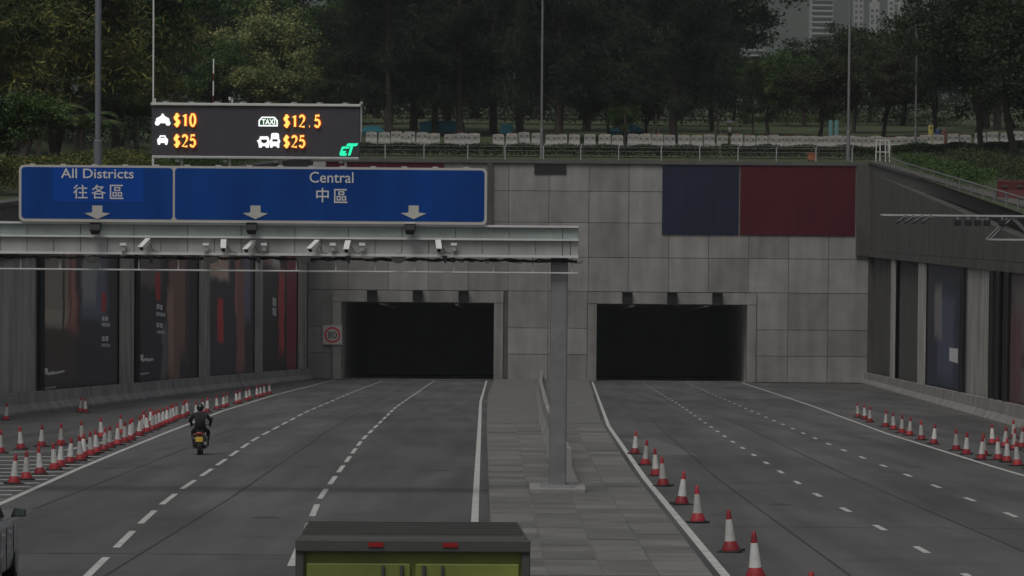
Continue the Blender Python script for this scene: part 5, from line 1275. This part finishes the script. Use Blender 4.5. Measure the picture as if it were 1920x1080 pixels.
hedge('hedge', 'dark shrubs on the right bank behind the red barrier', [(right_x(300) + 6, 300, .2), (right_x(240) + 5.5, 240, .2), (right_x(205) + 5.2, 205, .1)], 1.4, 3.0, 'hedge', 14000, 7)
hedge('shrub_row', 'leafy shrubs below the LED board on the left bank', [(left_x(328) - 1.6, 328, .05), (left_x(300) - 2, 300, .05), (left_x(270) - 2.2, 270, .05), (left_x(240) - 2.4, 240, .05)], 1.15, 2.6, 'green', 16000, 8)
hedge('shrub_row', 'tangled shrubs along the left bank above the wall', [(left_x(240) - 3, 240, .1), (left_x(205) - 3.5, 205, .1), (left_x(180) - 4, 180, .1)], 1.6, 3.0, 'yel', 14000, 9)
hedge('shrub_row', 'undergrowth under the trees of the left bank', [gp(-40, 262), gp(120, 290), gp(300, 325)], 2.6, 5.0, 'dark', 16000, 10)
hedge('shrub_row', 'undergrowth behind the LED board', [gp(290, 366), gp(430, 366), gp(640, 366)], 2.6, 4.0, 'green', 16000, 11)

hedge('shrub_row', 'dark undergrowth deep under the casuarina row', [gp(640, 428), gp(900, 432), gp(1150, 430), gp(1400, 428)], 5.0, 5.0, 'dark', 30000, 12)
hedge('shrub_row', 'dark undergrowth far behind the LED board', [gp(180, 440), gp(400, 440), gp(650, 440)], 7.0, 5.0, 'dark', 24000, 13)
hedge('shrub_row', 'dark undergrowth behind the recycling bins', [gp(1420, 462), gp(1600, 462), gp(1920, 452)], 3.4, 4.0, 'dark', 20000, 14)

# ------------------------------------------------------------------ distant towers
def tower(px0, px1, pytop, Y, label, floors=True, bays=3):
    a, b_ = at(px0, 100, Y), at(px1, 100, Y); z0 = 6; zt = at(px0, pytop, Y).z; wd = b_.x - a.x
    o = thing('tower_block', label, 'building', ((a.x + b_.x) / 2, Y, z0), 0, 'distant tower blocks'); h = zt - z0
    MB().box((0, wd / 2, h / 2), (wd, wd, h)).build('wall', M['tower'], o)
    MB().box((0, wd / 2, h + .9), (wd * .5, wd * .5, 1.8)).build('roof_house', M['tower'], o)
    z = 4
    while z < h - 2 and floors:
        MB().box((0, -.1, z + .2), (wd * .86, .3, 1.3)).build('window_band', M['tower_w'], o)
        MB().box((0, -.7, z - .9), (wd * .92, 1.4, .9)).build('balcony', M['tower'], o)
        z += 3.0
    if not floors:
        for k in range(bays):
            z = 4
            while z < h - 2: MB().box((wd * ((k + .5) / bays - .5), -.05, z), (wd / bays * .5, .2, 1.5)).build('window', M['tower_w'], o); z += 3.2
tower(1391, 1434, -60, 2000, 'distant tower with stacked pale balconies left of the hill gap'); tower(1519, 1562, -70, 2000, 'distant tower with pale balcony bands right of the hill gap')
tower(1600, 1618, -30, 2050, 'distant pale slab block right of the balcony tower', False, 2); tower(1630, 1648, 4, 2020, 'distant pale low block with flat top', False, 2); tower(1664, 1676, -60, 2100, 'distant slim pale block', False, 1)
for px, q in ((1686, 'first'), (1740, 'second')):
    a = at(px, 100, 1980); o = thing('mast_tower', 'thin pale mast among the distant blocks, %s from the left' % q, 'mast', (a.x, 1980, 6)); h = at(px, -20, 1980).z - 6
    MB().tube([(0, 0, 0), (0, 0, h)], 1.1, 8).build('shaft', M['tower'], o); MB().box((0, 0, at(px, 6, 1980).z - 6), (6, 1, .8)).build('crossarm', M['tower'], o)

# ------------------------------------------------------------------ the air
hz = MB().box((0, 2000, 140), (5200, 4900, 330)).build('haze', None); hz['kind'] = 'stuff'
m = bpy.data.materials.new('haze_air'); m.use_nodes = True; n = m.node_tree; n.nodes.remove(n.nodes['Principled BSDF'])
pv = n.nodes.new('ShaderNodeVolumePrincipled'); pv.inputs['Color'].default_value = (.85, .9, .95, 1); pv.inputs['Density'].default_value = .0001; pv.inputs['Anisotropy'].default_value = .2
n.links.new(pv.outputs[0], n.nodes['Material Output'].inputs['Volume']); hz.data.materials.append(m)
